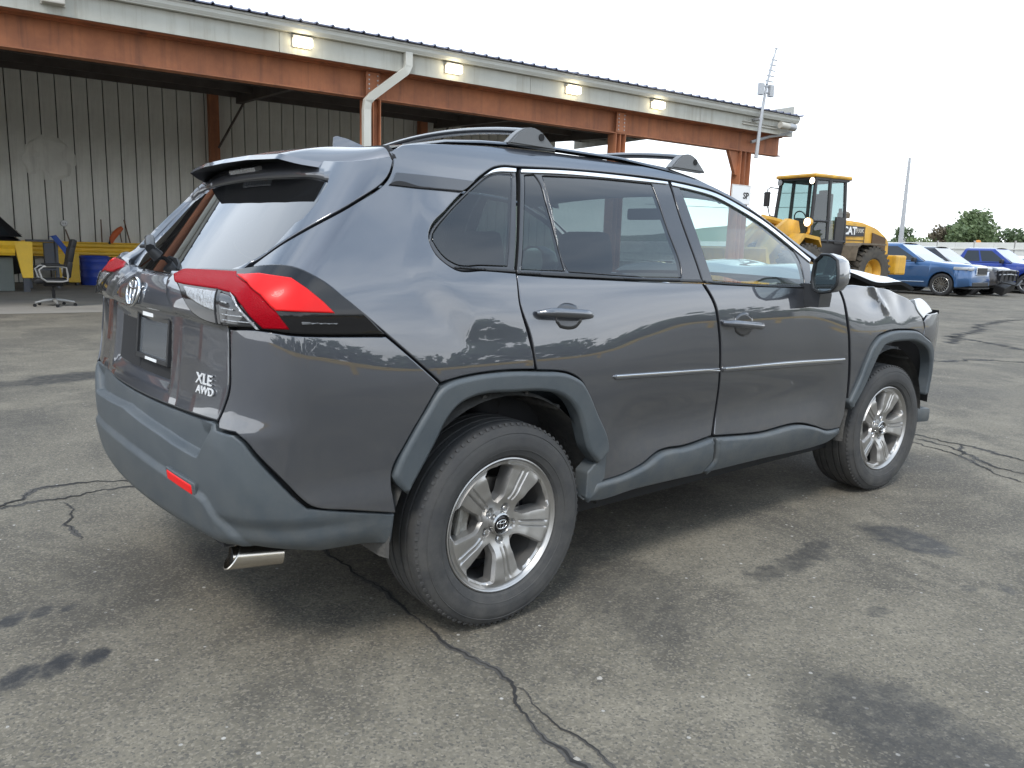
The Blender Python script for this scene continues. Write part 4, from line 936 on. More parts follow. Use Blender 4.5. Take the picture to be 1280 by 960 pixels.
build_wheel(0,1,R(24)); build_wheel(2.69,1,R(24)+R(10),R(-4)); build_wheel(0,-1,R(24)); build_wheel(2.69,-1,R(24),R(-4))
b=MB().tube([(0,-.85,.352),(0,.85,.352)],.035,n=10); b.tube([(2.69,-.8,.352),(2.69,.8,.352)],.03,n=10); b.build('axle','matte_black',SUV)
# ---------------------------------------------------------------- ground: worn asphalt, oil stains, cracks
def asphalt():
    m=bpy.data.materials.new('asphalt'); m.use_nodes=True; n=m.node_tree; L=n.links; b=n.nodes['Principled BSDF']; MATS['asphalt']=m
    def N_(t,**k):
        q=n.nodes.new(t)
        for a,c in k.items(): setattr(q,a,c)
        return q
    tc=N_('ShaderNodeTexCoord'); co=tc.outputs['Object']
    def noise(sc,det=6,ro=.6,vec=None,dist=0):
        q=N_('ShaderNodeTexNoise'); q.inputs['Scale'].default_value=sc; q.inputs['Detail'].default_value=det; q.inputs['Roughness'].default_value=ro; q.inputs['Distortion'].default_value=dist; L.new(vec or co,q.inputs['Vector']); return q.outputs['Fac']
    def mr(v,a,b_,c=0,d=1,sm_=True):
        q=N_('ShaderNodeMapRange'); q.interpolation_type='SMOOTHSTEP' if sm_ else 'LINEAR'
        for i,x in enumerate((a,b_,c,d)): q.inputs[i+1].default_value=x
        L.new(v,q.inputs[0]); return q.outputs[0]
    def mix(f,a,c,bt='MIX'):
        q=N_('ShaderNodeMixRGB',blend_type=bt)
        for i,x in enumerate((f,a,c)):
            if isinstance(x,(int,float)): q.inputs[i].default_value=x
            elif isinstance(x,tuple): q.inputs[i].default_value=(*x,1)
            else: L.new(x,q.inputs[i])
        return q.outputs[0]
    big=noise(.35,5,.6); mid=noise(2.2,7,.62); fine=noise(38,4,.7); grit=noise(170,3,.7)
    base=mix(mr(mid,.36,.66),(.152,.135,.101),(.220,.196,.148))
    mot=noise(.9,9,.72,None,.6); base=mix(mr(mot,.45,.60,0,.85),base,(.074,.066,.052))
    base=mix(mr(big,.40,.62),mix(.45,base,(.112,.099,.078)),base)
    # binder and stones
    vo=N_('ShaderNodeTexVoronoi'); vo.inputs['Scale'].default_value=145; L.new(co,vo.inputs['Vector'])
    sep=N_('ShaderNodeSeparateColor'); L.new(vo.outputs['Color'],sep.inputs[0])
    base=mix(mr(sep.outputs[0],.55,1.0,0,.55),base,(.31,.275,.215))
    base=mix(mr(sep.outputs[1],.62,1.0,0,.65),base,(.055,.053,.050))
    vo2=N_('ShaderNodeTexVoronoi'); vo2.inputs['Scale'].default_value=42; L.new(co,vo2.inputs['Vector'])
    sep2=N_('ShaderNodeSeparateColor'); L.new(vo2.outputs['Color'],sep2.inputs[0])
    chip=N_('ShaderNodeMath',operation='MULTIPLY'); L.new(mr(sep2.outputs[0],.978,.992),chip.inputs[0]); L.new(mr(vo2.outputs['Distance'],.30,.20),chip.inputs[1])
    base=mix(chip.outputs[0],base,(.44,.42,.38))
    base=mix(mr(grit,.35,.75,0,.30),base,(.09,.087,.08))
    base=mix(mr(fine,.35,.62,.28,0),base,(.07,.068,.063))
    # stains: (x, y, half-length, half-width, turn, strength)
    wob=noise(7,4,.6); 
    w1=N_('ShaderNodeTexNoise'); w1.inputs['Scale'].default_value=5; w1.inputs['Detail'].default_value=8; w1.inputs['Roughness'].default_value=.72; L.new(co,w1.inputs['Vector'])
    ws=N_('ShaderNodeVectorMath',operation='MULTIPLY_ADD'); L.new(w1.outputs['Color'],ws.inputs[0]); ws.inputs[1].default_value=(.34,.34,0); L.new(co,ws.inputs[2])
    w2=N_('ShaderNodeTexNoise'); w2.inputs['Scale'].default_value=22; w2.inputs['Detail'].default_value=6; L.new(co,w2.inputs['Vector'])
    ws2=N_('ShaderNodeVectorMath',operation='MULTIPLY_ADD'); L.new(w2.outputs['Color'],ws2.inputs[0]); ws2.inputs[1].default_value=(.035,.035,0); L.new(co,ws2.inputs[2])
    total=None
    for (x,y,a,c,t,k) in STAINS:
        mp=N_('ShaderNodeMapping',vector_type='TEXTURE'); small=a<.13; o_=.0175 if small else .17; mp.inputs['Location'].default_value=(x+o_,y+o_,0); mp.inputs['Rotation'].default_value=(0,0,R(t)); mp.inputs['Scale'].default_value=(a,c,1); L.new((ws2 if small else ws).outputs[0],mp.inputs[0])
        ln=N_('ShaderNodeVectorMath',operation='LENGTH'); L.new(mp.outputs[0],ln.inputs[0])
        f=mr(ln.outputs['Value'],1.15,.62,0,k)
        if total is None: total=f
        else:
            q=N_('ShaderNodeMath',operation='MAXIMUM'); L.new(total,q.inputs[0]); L.new(f,q.inputs[1]); total=q.outputs[0]
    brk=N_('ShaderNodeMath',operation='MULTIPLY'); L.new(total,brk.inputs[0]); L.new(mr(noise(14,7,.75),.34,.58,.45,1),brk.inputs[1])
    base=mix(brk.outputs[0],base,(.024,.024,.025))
    L.new(base,b.inputs['Base Color'])
    ro=mr(total,0,1,.88,.60); L.new(ro,b.inputs['Roughness']); b.inputs['Specular IOR Level'].default_value=.35
    bu=N_('ShaderNodeBump'); bu.inputs['Strength'].default_value=.75; bu.inputs['Distance'].default_value=.006
    h=mix(.45,sep.outputs[0],grit); h=mix(.4,h,fine); L.new(h,bu.inputs['Height'])
    bu2=N_('ShaderNodeBump'); bu2.inputs['Strength'].default_value=.5; bu2.inputs['Distance'].default_value=.03; L.new(mid,bu2.inputs['Height']); L.new(bu.outputs[0],bu2.inputs['Normal'])
    L.new(bu2.outputs[0],b.inputs['Normal'])
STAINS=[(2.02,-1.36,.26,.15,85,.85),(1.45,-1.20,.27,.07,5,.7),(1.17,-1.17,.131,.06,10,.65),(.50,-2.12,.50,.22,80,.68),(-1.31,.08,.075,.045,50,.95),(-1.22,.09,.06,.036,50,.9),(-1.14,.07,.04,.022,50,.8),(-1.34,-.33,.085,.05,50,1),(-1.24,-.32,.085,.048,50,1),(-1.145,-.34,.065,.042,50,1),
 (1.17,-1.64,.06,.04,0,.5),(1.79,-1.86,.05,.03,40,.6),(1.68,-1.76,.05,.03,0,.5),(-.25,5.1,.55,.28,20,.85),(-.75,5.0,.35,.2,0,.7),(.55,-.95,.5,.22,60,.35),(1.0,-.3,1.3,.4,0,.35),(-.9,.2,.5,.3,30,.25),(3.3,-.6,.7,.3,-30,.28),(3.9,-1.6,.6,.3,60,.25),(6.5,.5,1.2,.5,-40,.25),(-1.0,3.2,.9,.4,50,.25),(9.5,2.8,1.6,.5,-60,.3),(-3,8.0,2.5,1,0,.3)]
asphalt()
gs=[-900,-60,-12,-4,-2,0,2,4,8,16,40,90,900]
gv=[(x,y,0) for x in gs for y in gs]; k_=len(gs)
g_=link('ground',mesh('ground',gv,[(i*k_+j,(i+1)*k_+j,(i+1)*k_+j+1,i*k_+j+1) for i in range(k_-1) for j in range(k_-1)],'asphalt')); struct(g_)
mat('crack_dark',(.022,.021,.020),rough=.95)
mat('crack_edge',(.085,.080,.072),rough=.95,var=(60,.8,(.045,.043,.04)))
rc=random.Random(11)
def crack(pts,w=.008,jit=.014,taper=True):
    P_=[Vector((a,b,0)) for a,b in pts]; L=[]
    for a,b in zip(P_[:-1],P_[1:]):
        n=max(2,int((b-a).length/.012)) if (b-a).length<3 else int((b-a).length/.06)
        for i in range(n): L.append(a.lerp(b,i/n))
    L.append(P_[-1]); off=0; C=[]
    far=(P_[0].length>6); w0=w
    for i,p in enumerate(L):
        t=(L[min(i+1,len(L)-1)]-L[max(i-1,0)]).normalized(); nrm=Vector((-t.y,t.x,0)); off=off*.86+rc.uniform(-1,1)*jit*.45
        C.append((p+nrm*off,nrm))
    def strip(wf,z):
        V=[];n=len(C)
        for i,(p,nrm) in enumerate(C):
            tp=min(1,i/6,(n-1-i)/6) if taper else 1
            a=wf(i)*max(.12,tp); V+=[(p+nrm*a*rc.uniform(.7,1.3))+Vector((0,0,z)),(p-nrm*a*rc.uniform(.7,1.3))+Vector((0,0,z))]
        return MB().add(V,[(2*i,2*i+1,2*i+3,2*i+2) for i in range(n-1)])
    ph=rc.uniform(0,9)
    e=strip(lambda i:w0*(1.5+.8*math.sin(i*.13+ph)),.0015).build('crack_edge','crack_edge',fix=False); struct(e)
    o=strip(lambda i:w0*(.42+.30*math.sin(i*.21+ph)+.25*rc.random()),.0035).build('crack','crack_dark',fix=False); struct(o)
crack([(-.15,.30),(-.19,.01),(-.21,-.28),(-.19,-.43),(-.20,-.59),(-.22,-.75),(-.23,-.94),(-.21,-1.11),(-.21,-1.21),(-.28,-1.33),(-.29,-1.41),(-.31,-1.51),(-.31,-1.75)],.0062,.012)
crack([(-.22,-1.22),(-.21,-1.26),(-.23,-1.33),(-.24,-1.44),(-.24,-1.57),(-.27,-1.75)],.0030,.010)
crack([(-1.5,1.30),(-1.18,1.43),(-.95,1.63),(-.80,1.64),(-.55,1.53),(-.3,1.55)],.010,.03)
crack([(-1.5,1.27),(-1.19,1.37),(-.92,1.39),(-.73,1.42),(-.50,1.37)],.008,.03)
crack([(-.93,1.31),(-.95,1.05),(-.97,.98),(-.97,.85),(-.98,.74)],.006,.02)
crack([(4.35,-.3),(4.3,-.51),(4.28,-.72),(4.23,-.94),(4.17,-1.15),(4.1,-1.5)],.012,.03)
crack([(4.2,-.45),(4.2,-.55),(4.05,-.83),(3.87,-1.09),(3.82,-1.27),(3.7,-1.6)],.010,.03)
crack([(4.05,-.45),(3.94,-.85),(3.68,-1.13),(3.57,-1.34)],.008,.03)
crack([(4.28,-.72),(4.12,-.80),(3.94,-.85)],.007,.02)
crack([(11.5,2.3),(12.31,2.52),(14.16,2.9),(16.27,3.47),(17.67,3.65),(18.82,3.6),(22,3.0)],.05,.12)
crack([(13.0,2.75),(12.6,2.64),(12.38,2.0),(11.75,1.31),(11.2,.6)],.045,.12)
crack([(8.4,1.9),(9.1,1.39),(9.78,1.12),(10.04,.73),(10.6,0)],.035,.08)
# loose stones on the asphalt
mat('stone',(.30,.285,.255),rough=.9)
b=MB(); 
for i in range(150):
    x=rc.uniform(-2,6); y=rc.uniform(-2.6,3.5); r_=rc.uniform(.0018,.0045)
    if i==0: x,y,r_=-.305,-1.585,.011
    if i==1: x,y,r_=.02,-1.35,.010
    V=[(x+r_*rc.uniform(.7,1.3)*math.cos(q),y+r_*rc.uniform(.7,1.3)*math.sin(q),.0005) for q in (0,1.05,2.1,3.14,4.2,5.2)]+[(x+rc.uniform(-.3,.3)*r_,y,r_*rc.uniform(.7,1.1))]
    b.add(V,[(k,(k+1)%6,6) for k in range(6)])
o=b.build('gravel','stone',fix=False); o['kind']='stuff'
# ================================================================ the open shed behind the car
mat('cream_metal',(.43,.43,.385),rough=.5,var=(1.3,.6,(.32,.31,.265)),streak=(6,.6,(.24,.215,.165)))
mat('gutter_white',(.50,.50,.455),rough=.4,var=(2.5,.35,(.38,.36,.31)))
mat('rust_red',(.43,.165,.075),rough=.65,var=(1.6,.85,(.24,.095,.052)),bump=(25,.2),streak=(5,.7,(.11,.06,.045)))
mat('roof_metal',(.16,.17,.24),rough=.4,metal=.3,var=(1,.5,(.10,.11,.16)))
mat('roof_under',(.10,.085,.075),rough=.7,var=(2,.7,(.05,.04,.036)))
mat('shed_wall',(.78,.78,.72),rough=.5,var=(.55,.9,(.55,.545,.50)),bump=(3,.25),streak=(4,.55,(.36,.35,.31)))
mat('shed_wall_lit',(.74,.74,.69),rough=.5,var=(.8,.6,(.55,.55,.51)))  # paler, unstreaked copy; stronger light on the far-end panels mixed into the colour
mat('wall_gap',(.03,.03,.03),rough=.9)
mat('shed_floor',(.26,.245,.215),rough=.85,var=(.8,.9,(.17,.16,.145)),bump=(30,.3))
mat('lamp_lit',(.9,.85,.7),rough=.4,emit=((1,.86,.58),6.5))
mat('lamp_case',(.45,.43,.38),rough=.5)
mat('galv',(.42,.43,.44),rough=.45,metal=.6,var=(6,.5,(.30,.30,.31)))
SH=thing('open_shed','long open-fronted metal shed with rusty red beams, cream eaves and a ribbed back wall','shed',(0,11.73,0),math.atan2(-.0890,.9960))
S0,S1,TW=-14.0,19.15,9.8
def sb(*bx,name,m,par=SH,bev=0,**k):
    b=MB()
    for c,d in bx: b.box(c,d,bev=bev)
    return b.build(name,m,par,**k)
def seg(a,b_): return ((a+b_)/2,abs(b_-a))
# fascia boards, butted end to end, a hair of shadow between them
cuts=[S0,-6.6,-1.4,4.55,10.05,15.4,S1]
for a,b_ in zip(cuts[:-1],cuts[1:]):
    c,l=seg(a+.004,b_-.004); sb(((c,0,4.775),(l,.06,.35)),name='fascia_board',m='cream_metal')
# gutter: a bent channel, and its lip
gp=[(-.03,4.955),(-.03,5.10),(-.05,5.10),(-.05,4.975),(-.14,4.975),(-.165,5.02),(-.165,5.085),(-.185,5.085),(-.185,5.12),(-.15,5.12),(-.15,5.02),(-.13,4.955)]
c,l=seg(S0,S1+.08)
MB().prism([(a,b_) for a,b_ in gp],l,'yz',at=S0).build('gutter','gutter_white',SH)
# roof sheets with ribs
rz=lambda t:5.15+.055*(t+.2)
V=[];prof=[]
s=S0
while s<S1+.1:
    prof+= [(s,0),(s+.24,0),(s+.255,.028),(s+.285,.028)]; s+=.30
for t in (-.26,4,TW+.5):
    V+=[(a,t,rz(t)+h) for a,h in prof]
n=len(prof)
b=MB().add(V,[(r*n+i,r*n+i+1,(r+1)*n+i+1,(r+1)*n+i) for r in range(2) for i in range(n-1)])
V2=[(v[0],v[1],v[2]-.02) for v in V]; b.add(V2,[(r*n+i,(r+1)*n+i,(r+1)*n+i+1,r*n+i+1) for r in range(2) for i in range(n-1)])
b.add(V[:n]+V2[:n],[(i,i+n,i+n+1,i+1) for i in range(n-1)])
b.build('roof_sheet','roof_metal',SH,fix=False)
c,l=seg(S0,S1)
MB().add([(S0,.04,4.98),(S1,.04,4.98),(S1,TW+.3,rz(TW)-.12),(S0,TW+.3,rz(TW)-.12)],[(0,1,2,3)]).build('roof_lining','roof_under',SH,fix=False)
for t in (1.6,3.2,4.8,6.4,8.0,9.4):
    sb(((c,t,rz(t)-.27),(l,.07,.20)),name='purlin',m='roof_under')
# rusty beams: an I section
bz0,bz1=4.09,4.62
sb(((c,.42,(bz0+bz1)/2),(l,.02,bz1-bz0-.05)),((c,.42,bz0+.012),(l,.24,.024)),((c,.42,bz1-.012),(l,.24,.024)),name='front_beam',m='rust_red')
MB().add([(S0,.0,4.598),(S1,0,4.598),(S1,.42,4.63),(S0,.42,4.63)],[(0,1,2,3)]).build('soffit','rust_red',SH,fix=False)
for s in (-13.5,-8,-2.4,6.5,13.0,17.62):
    w=.32 if s<17 else .42
    p=sb(((s,.42,2.04),(.02,.28,4.08)),((s-w/2+.011,.42,2.04),(.022,.30,4.08)),((s+w/2-.011,.42,2.04),(.022,.30,4.08)),((s,.41,2.04),(w-.05,.02,4.08)),name='post',m='rust_red')
    if s<17: sb(((s,.29,4.35),(.30,.02,.46)),name='splice_plate',m='rust_red',par=p)
    b=MB()
    for i in range(5):
        for dx in (-.09,.09): b.lathe([(0,-.012),(.016,-.012),(.016,0)],6,'y',(s+dx,.278,4.18+.085*i))
    if s<17: b.build('bolt','galv',p)['kind']='stuff'
MB().prism([(17.0,4.085),(17.42,4.085),(17.42,3.45),(17.34,3.45)],.10,'xz',at=.37).build('haunch','rust_red',SH)
for s in (-.6,5.78,12.5):
    p=sb(((s,TW-.22,2.7),(.26,.26,5.4)),name='back_post',m='rust_red')
    MB().tube([(s+.05,TW-.5,3.85),(s+.95,TW-.5,5.45)],.035,n=6).build('brace','roof_under',SH)
    MB().prism([(s+.13,3.55),(s+1.0,3.0),(s+1.05,2.95),(s+.13,2.85)],.04,'xz',at=TW-.40).build('gusset','rust_red',SH)
# rafters from front to back
for s in (-6.5,0,6.5,13.0,17.62):
    b=MB(); a=math.atan(.055); b.box((s,TW/2+.2,rz(TW/2)-.36),(.14,TW-.8,.30),rot=Matrix.Rotation(a,3,'X')); b.build('rafter','roof_under',SH)
# back wall: ribbed panels, dark joints recessed
sb(((2.0,TW+.10,2.86),(32.2,.04,5.72)),name='wall_sheathing',m='wall_gap')
def wall_panel(w):
    b=MB(); pr=[(.006,.05),(.010,.004),(.03,-.006),(w*.5,-.012),(w-.03,-.006),(w-.018,.006),(w-.012,.05)]
    V=[(x,y,z) for z in (.02,5.70) for x,y in pr]; k=len(pr)
    return mesh('wall_panel',[v for v in V],[(i,i+1,k+i+1,k+i) for i in range(k-1)],'shed_wall')
wm=wall_panel(.372); wc=wm.copy(); wc.materials.clear(); wc.materials.append(MATS['shed_wall_lit'])
i=0; s=-6.3
while s<17.9:
    link('wall_panel',wc if s>13.4 else wm,SH,(s,TW,0)); s+=.372
# dented patch where something has hit the panels
V=[];n1,n2=22,18
rp=random.Random(5)
from mathutils import noise as mn
for i in range(n1):
    for j in range(n2):
        x=i/(n1-1);z=j/(n2-1); a_=2*x-1;b_2=2*z-1; k2=1-.30*max(0,abs(a_*b_2)**1.0)-.06*mn.noise(Vector((a_*2,b_2*2,4))); x=(a_*k2+1)/2; z=(b_2*k2+1)/2; e=min(1,5*(1-max(abs(a_),abs(b_2)))); 
        wx=.05*mn.noise(Vector((z*4,3,1))); h=.03*e+.05*mn.noise(Vector((x*3.2,z*3.2,.3)))*e
        V.append((.98+1.32*x+wx,TW+.012-h,2.62+1.22*z+.05*mn.noise(Vector((x*4,8,2)))))
b=MB().add(V,[(i*n2+j,(i+1)*n2+j,(i+1)*n2+j+1,i*n2+j+1) for i in range(n1-1) for j in range(n2-1)]); b.build('dented_patch','shed_wall',SH,smooth=True,fix=False)
# gable end trim and conduit
sb(((S1+.0,4.9,5.25),(.05,9.8,.34)),name='gable_trim',m='cream_metal')
MB().tube([(17.75,.25,4.35),(18.35,.1,4.55),(18.75,-.05,4.62),(18.98,-.1,4.72),(19.02,-.1,4.82)],.045,n=8).build('conduit','galv',SH,smooth=True)
MB().tube([(17.0,-.05,4.73),(18.4,-.05,4.73)],.018,n=6).tube([(17.0,-.05,4.80),(18.4,-.05,4.80)],.014,n=6).build('cable','lamp_case',SH)
# down pipe with its two elbows
dp=[(7.06,-.10,4.97),(7.06,-.10,4.72),(7.02,-.09,4.62),(6.40,.12,4.10),(6.32,.16,4.00),(6.31,.18,3.85),(6.31,.18,.15),(6.28,.0,.05)]
b=MB()
def square_tube(b,pts,w,d):
    V=[]
    for i,p in enumerate(pts):
        p=Vector(p); t=(Vector(pts[min(i+1,len(pts)-1)])-Vector(pts[max(i-1,0)])).normalized(); side=Vector((0,1,0)).cross(t).normalized(); dep=t.cross(side).normalized()
        for a,c_ in ((-1,-1),(1,-1),(1,1),(-1,1)): V.append(p+side*a*w/2+dep*c_*d/2)
    b.add(V,[(i*4+k,i*4+(k+1)%4,(i+1)*4+(k+1)%4,(i+1)*4+k) for i in range(len(pts)-1) for k in range(4)])
square_tube(b,dp,.15,.11); b.build('down_pipe','gutter_white',SH)
# wall lamps on the fascia
for i,s in enumerate((1.05,4.95,8.08,11.17,13.8)):
    lit=i>0
    t=thing('wall_lamp',['switched-off grey box lamp on the cream eaves, nearest the left edge','lit box lamp on the cream eaves above the left part of the back wall','lit box lamp on the cream eaves just right of the down pipe','lit box lamp on the cream eaves above the front roof cross bar','lit box lamp on the cream eaves nearest the far end of the shed'][i],'lamp',tuple(Vector((0,11.73,0))+Matrix.Rotation(math.atan2(-.089,.996),3,'Z')@Vector((s,-.031,4.82))),math.atan2(-.089,.996),'box lamps along the shed eaves')
    MB().box((0,-.05,.07),(.36,.10,.05),bev=.01).box((0,-.015,0),(.34,.03,.19)).build('case','lamp_case',t)
    MB().box((0,-.105,-.02),(.31,.15,.145),bev=.02).build('lens','lamp_lit' if lit else 'lamp_case',t)
fl=struct(MB().add([(S0,.25,.004),(S1,.25,.004),(S1,TW+.08,.004),(S0,TW+.08,.004)],[(0,1,2,3)]).build('shed_floor','shed_floor',fix=False)); fl.location=SH.location; fl.rotation_euler=SH.rotation_euler
# ================================================================ things in the shed
mat('yellow_paint',(.85,.52,.03),rough=.45,var=(6,.5,(.58,.36,.05)))
mat('yellow_plastic',(.88,.56,.05),rough=.5,var=(5,.4,(.62,.40,.06)))
mat('blue_plastic',(.02,.06,.42),rough=.42,var=(6,.5,(.03,.05,.16)))
mat('blue_strap',(.02,.06,.26),rough=.7)
mat('black_leather',(.010,.010,.011),rough=.55,spec=.3)
mat('silver_plastic',(.27,.265,.25),rough=.4,metal=.3)
mat('slate_metal',(.055,.065,.085),rough=.5,var=(9,.6,(.09,.08,.07)))
mat('orange_paint',(.55,.11,.025),rough=.5)
mat('wood_handle',(.13,.075,.045),rough=.7)
mat('dull_green_grey',(.14,.16,.15),rough=.7)
SROT=math.atan2(-.089,.996)
def sp(s,t,z=0): return tuple(Vector((0,11.73,0))+Matrix.Rotation(SROT,3,'Z')@Vector((s,t,z)))
def sthing(name,label,cat,s,t,z=0,rz=0,group=None): return thing(name,label,cat,sp(s,t,z),SROT+rz,group)
# W-profile rail along the wall
t=sthing('guard_rail','yellow steel guard rail along the ribbed shed wall','guard rail',0,9.42)
pr=[(-.02,.72),(-.02,.745),(-.085,.78),(-.085,.84),(-.03,.885),(-.03,.945),(-.085,.99),(-.085,1.05),(-.02,1.085),(-.02,1.11)]
V=[(s,y,z) for s in (-6.5,7.6) for y,z in pr]+[(s,y+.012,z) for s in (-6.5,7.6) for y,z in pr]; k=len(pr)
MB().add(V,[(i,i+1,k+i+1,k+i) for i in range(k-1)]+[(2*k+i,3*k+i,3*k+i+1,2*k+i+1) for i in range(k-1)]+[(k+i,k+i+1,3*k+i+1,3*k+i) for i in range(k-1)]).build('rail','yellow_paint',t)
for s in (-5,-2.2,.2,3.1,5.9): MB().box((s,.08,.55),(.12,.14,1.10)).build('post','yellow_paint',t)
# office chair
c=sthing('office_chair','black leather office chair with silver arms and star base on the shed floor','chair',.93,1.75,0,R(182))
b=MB()
for k in range(5):
    q=2*math.pi*k/5+.35; b.tube([(0,0,.115),(.17*math.cos(q),.17*math.sin(q),.105),(.33*math.cos(q),.33*math.sin(q),.075)],[.038,.028,.020],n=8)
b.build('star_base','silver_plastic',c,smooth=True)
for k in range(5):
    q=2*math.pi*k/5+.35; o=MB().lathe([(0,-.022),(.028,-.022),(.030,-.008),(.030,.008),(.028,.022),(0,.022)],12,'y').build('castor','black_leather',c,loc=(.335*math.cos(q),.335*math.sin(q),.030))
MB().tube([(0,0,.11),(0,0,.30)],.028,n=10).tube([(0,0,.28),(0,0,.40)],.020,n=10).build('gas_lift','black_leather',c)
MB().box((0,0,.39),(.30,.22,.06),bev=.02).tube([(0,-.1,.38),(.05,-.32,.37)],.012,n=6).build('mechanism','black_leather',c)
b=MB().box((.03,0,.46),(.52,.50,.09),bev=.035).box((.26,0,.45),(.10,.48,.08),bev=.035); b.build('seat','black_leather',c,smooth=True,angle=60)
b=MB(); 
for z0,x0,w,h,a in ((.66,-.245,.48,.30,10),(.92,-.295,.46,.30,12),(1.10,-.345,.36,.20,14)): b.box((x0,0,z0),(.09,w,h),rot=Matrix.Rotation(R(-a),3,'Y'),bev=.035)
b.build('backrest','black_leather',c,smooth=True,angle=60)
for s in (-1,1):
    b=MB().tube([(-.20,s*.29,.47),(-.21,s*.30,.56),(-.19,s*.31,.70),(-.05,s*.31,.725),(.16,s*.31,.715),(.23,s*.30,.66),(.20,s*.29,.52),(.12,s*.28,.455),(-.12,s*.28,.45)],.017,n=8,closed=True); b.build('armrest','silver_plastic',c,smooth=True)
    MB().box((-.02,s*.31,.745),(.30,.07,.03),bev=.012).build('arm_pad','black_leather',c)
# blue drum under the rail
c=sthing('plastic_drum','blue ribbed plastic drum under the yellow guard rail','drum',2.45,8.85)
b=MB().lathe([(0,.0),(.33,.0),(.345,.02),(.345,.20),(.352,.215),(.345,.23),(.345,.40),(.352,.415),(.345,.43),(.345,.60),(.352,.615),(.345,.63),(.345,.74),(.33,.76),(.325,.745),(.30,.735),(0,.735)],36); b.build('drum_body','blue_plastic',c,smooth=True,angle=50)
MB().lathe([(.355,.70),(.362,.72),(.355,.74)],36,closed=True).build('lid_ring','blue_plastic',c)
# yellow tapered bin and yellow barrier board
c=sthing('steel_barrier','yellow steel barrier with a tapered end leg at the left edge of the photo','barrier',.72,6.0)
b=MB().box((0,0,.71),(.36,.30,.80),bev=.02); b.V=[(x*(.55+.45*(z-.31)/.80)+.05*(1-(z-.31)/.80),y,z) for x,y,z in b.V]; b.build('end_leg','yellow_plastic',c)
pr_=[(-.15,.80),(-.19,.86),(-.14,.94),(-.19,1.02),(-.15,1.11),(-.05,1.11),(-.05,.80)]
MB().prism(pr_,4.0,'yz',at=-4.16).build('rail','yellow_paint',c)
MB().box((-2.6,0,.45),(.2,.2,.9)).build('post','slate_metal',c); MB().box((.02,0,.16),(.12,.22,.32)).build('foot','slate_metal',c)
c=sthing('barrier_board','yellow board standing on the floor behind the office chair','barrier',1.80,8.75)
MB().box((0,0,.43),(.56,.05,.72),bev=.012).build('board','yellow_plastic',c); MB().box((-.2,.0,.04),(.05,.4,.06)).box((.2,.0,.04),(.05,.4,.06)).build('feet','slate_metal',c)
c=sthing('tool_cart','dark slate metal cart beside the yellow steel barrier','cart',1.10,6.2)
b=MB().box((0,0,1.13),(.62,.42,.05),bev=.01); b.build('top_tray','slate_metal',c)
MB().box((0,0,.50),(.58,.40,.04)).box((0,.19,.52),(.58,.02,.10)).build('lower_shelf','slate_metal',c)
for x in (-.27,.27):
    for y in (-.18,.18): MB().box((x,y,.60),(.05,.05,1.04)).build('leg','slate_metal',c)
MB().box((.12,-.05,.82),(.20,.28,.55),bev=.01).build('drawer','slate_metal',c)
b=MB(); V=[]
for q,zz,xx in ((0,1.21,.10),(1,1.24,.16),(2,1.10,.26),(3,.92,.38),(4,.80,.44)): V+=[(xx,-.26,zz),(xx+.11,-.26,zz+.03),(xx+.11,-.225,zz+.03),(xx,-.225,zz)]
st=tag(MB().add(V,[(i*4+k,i*4+(k+1)%4,(i+1)*4+(k+1)%4,(i+1)*4+k) for i in range(4) for k in range(4)]+[(0,1,2,3),(16,17,18,19)]).build('webbing_strap','blue_strap'),'blue webbing strap draped over the slate metal cart','strap'); st.location=sp(1.10,6.2); st.rotation_euler=(0,0,SROT)
c=sthing('storage_crate','grey green crate under the yellow barrier at the left edge','crate',.02,6.35); MB().box((0,0,.38),(1.0,.5,.74),bev=.015).build('crate_body','dull_green_grey',c)
for z in (.2,.45): MB().box((0,-.255,z),(.96,.02,.05)).build('rib','dull_green_grey',c)
# tools leaning on the wall behind the rail
for i,(s0,z0,s1,z1,lab) in enumerate(((2.73,.3,2.76,1.72,'dark upright broom handle left of the orange tool on the shed wall'),(2.20,.3,1.90,1.42,'dark tilted tool handle behind the office chair on the shed wall'),(3.60,.3,3.33,1.73,'thin dark tool handle right of the orange tool on the shed wall'))):
    o=tag(MB().tube([(s0-s0,0,0),(s1-s0,.16,z1-z0)],[.02,.016],n=8).build('broom','wood_handle'),lab,'handle','long tools leaning on the shed wall'); o.location=sp(s0,9.53,z0); o.rotation_euler=(0,0,SROT)
c=sthing('leaf_blower','orange garden power tool hanging above the yellow guard rail','power tool',3.02,9.30,1.12)
b=MB().tube([(-.10,0,-.02),(-.06,0,.10),(.02,0,.22),(.12,0,.33),(.20,0,.40)],[.05,.075,.085,.075,.05],n=10); b.build('housing','orange_paint',c,smooth=True)
MB().tube([(.16,0,.38),(.14,.0,.22),(.17,0,.0)],.018,n=6).build('guard','wood_handle',c,smooth=True); MB().tube([(-.14,-.02,-.05),(-.08,-.02,.12)],.03,n=8).build('grip','black_leather',c)
c=sthing('wall_outlet','small round white outlet on the ribbed shed wall','outlet',1.88,9.76,1.58)
MB().lathe([(0,-.05),(.07,-.05),(.085,-.02),(.085,0)],16,'y').build('cover','white_print',c,smooth=True)
for x in (-.025,.025): MB().box((x,-.052,0),(.014,.008,.05)).build('socket','dull_green_grey',c)
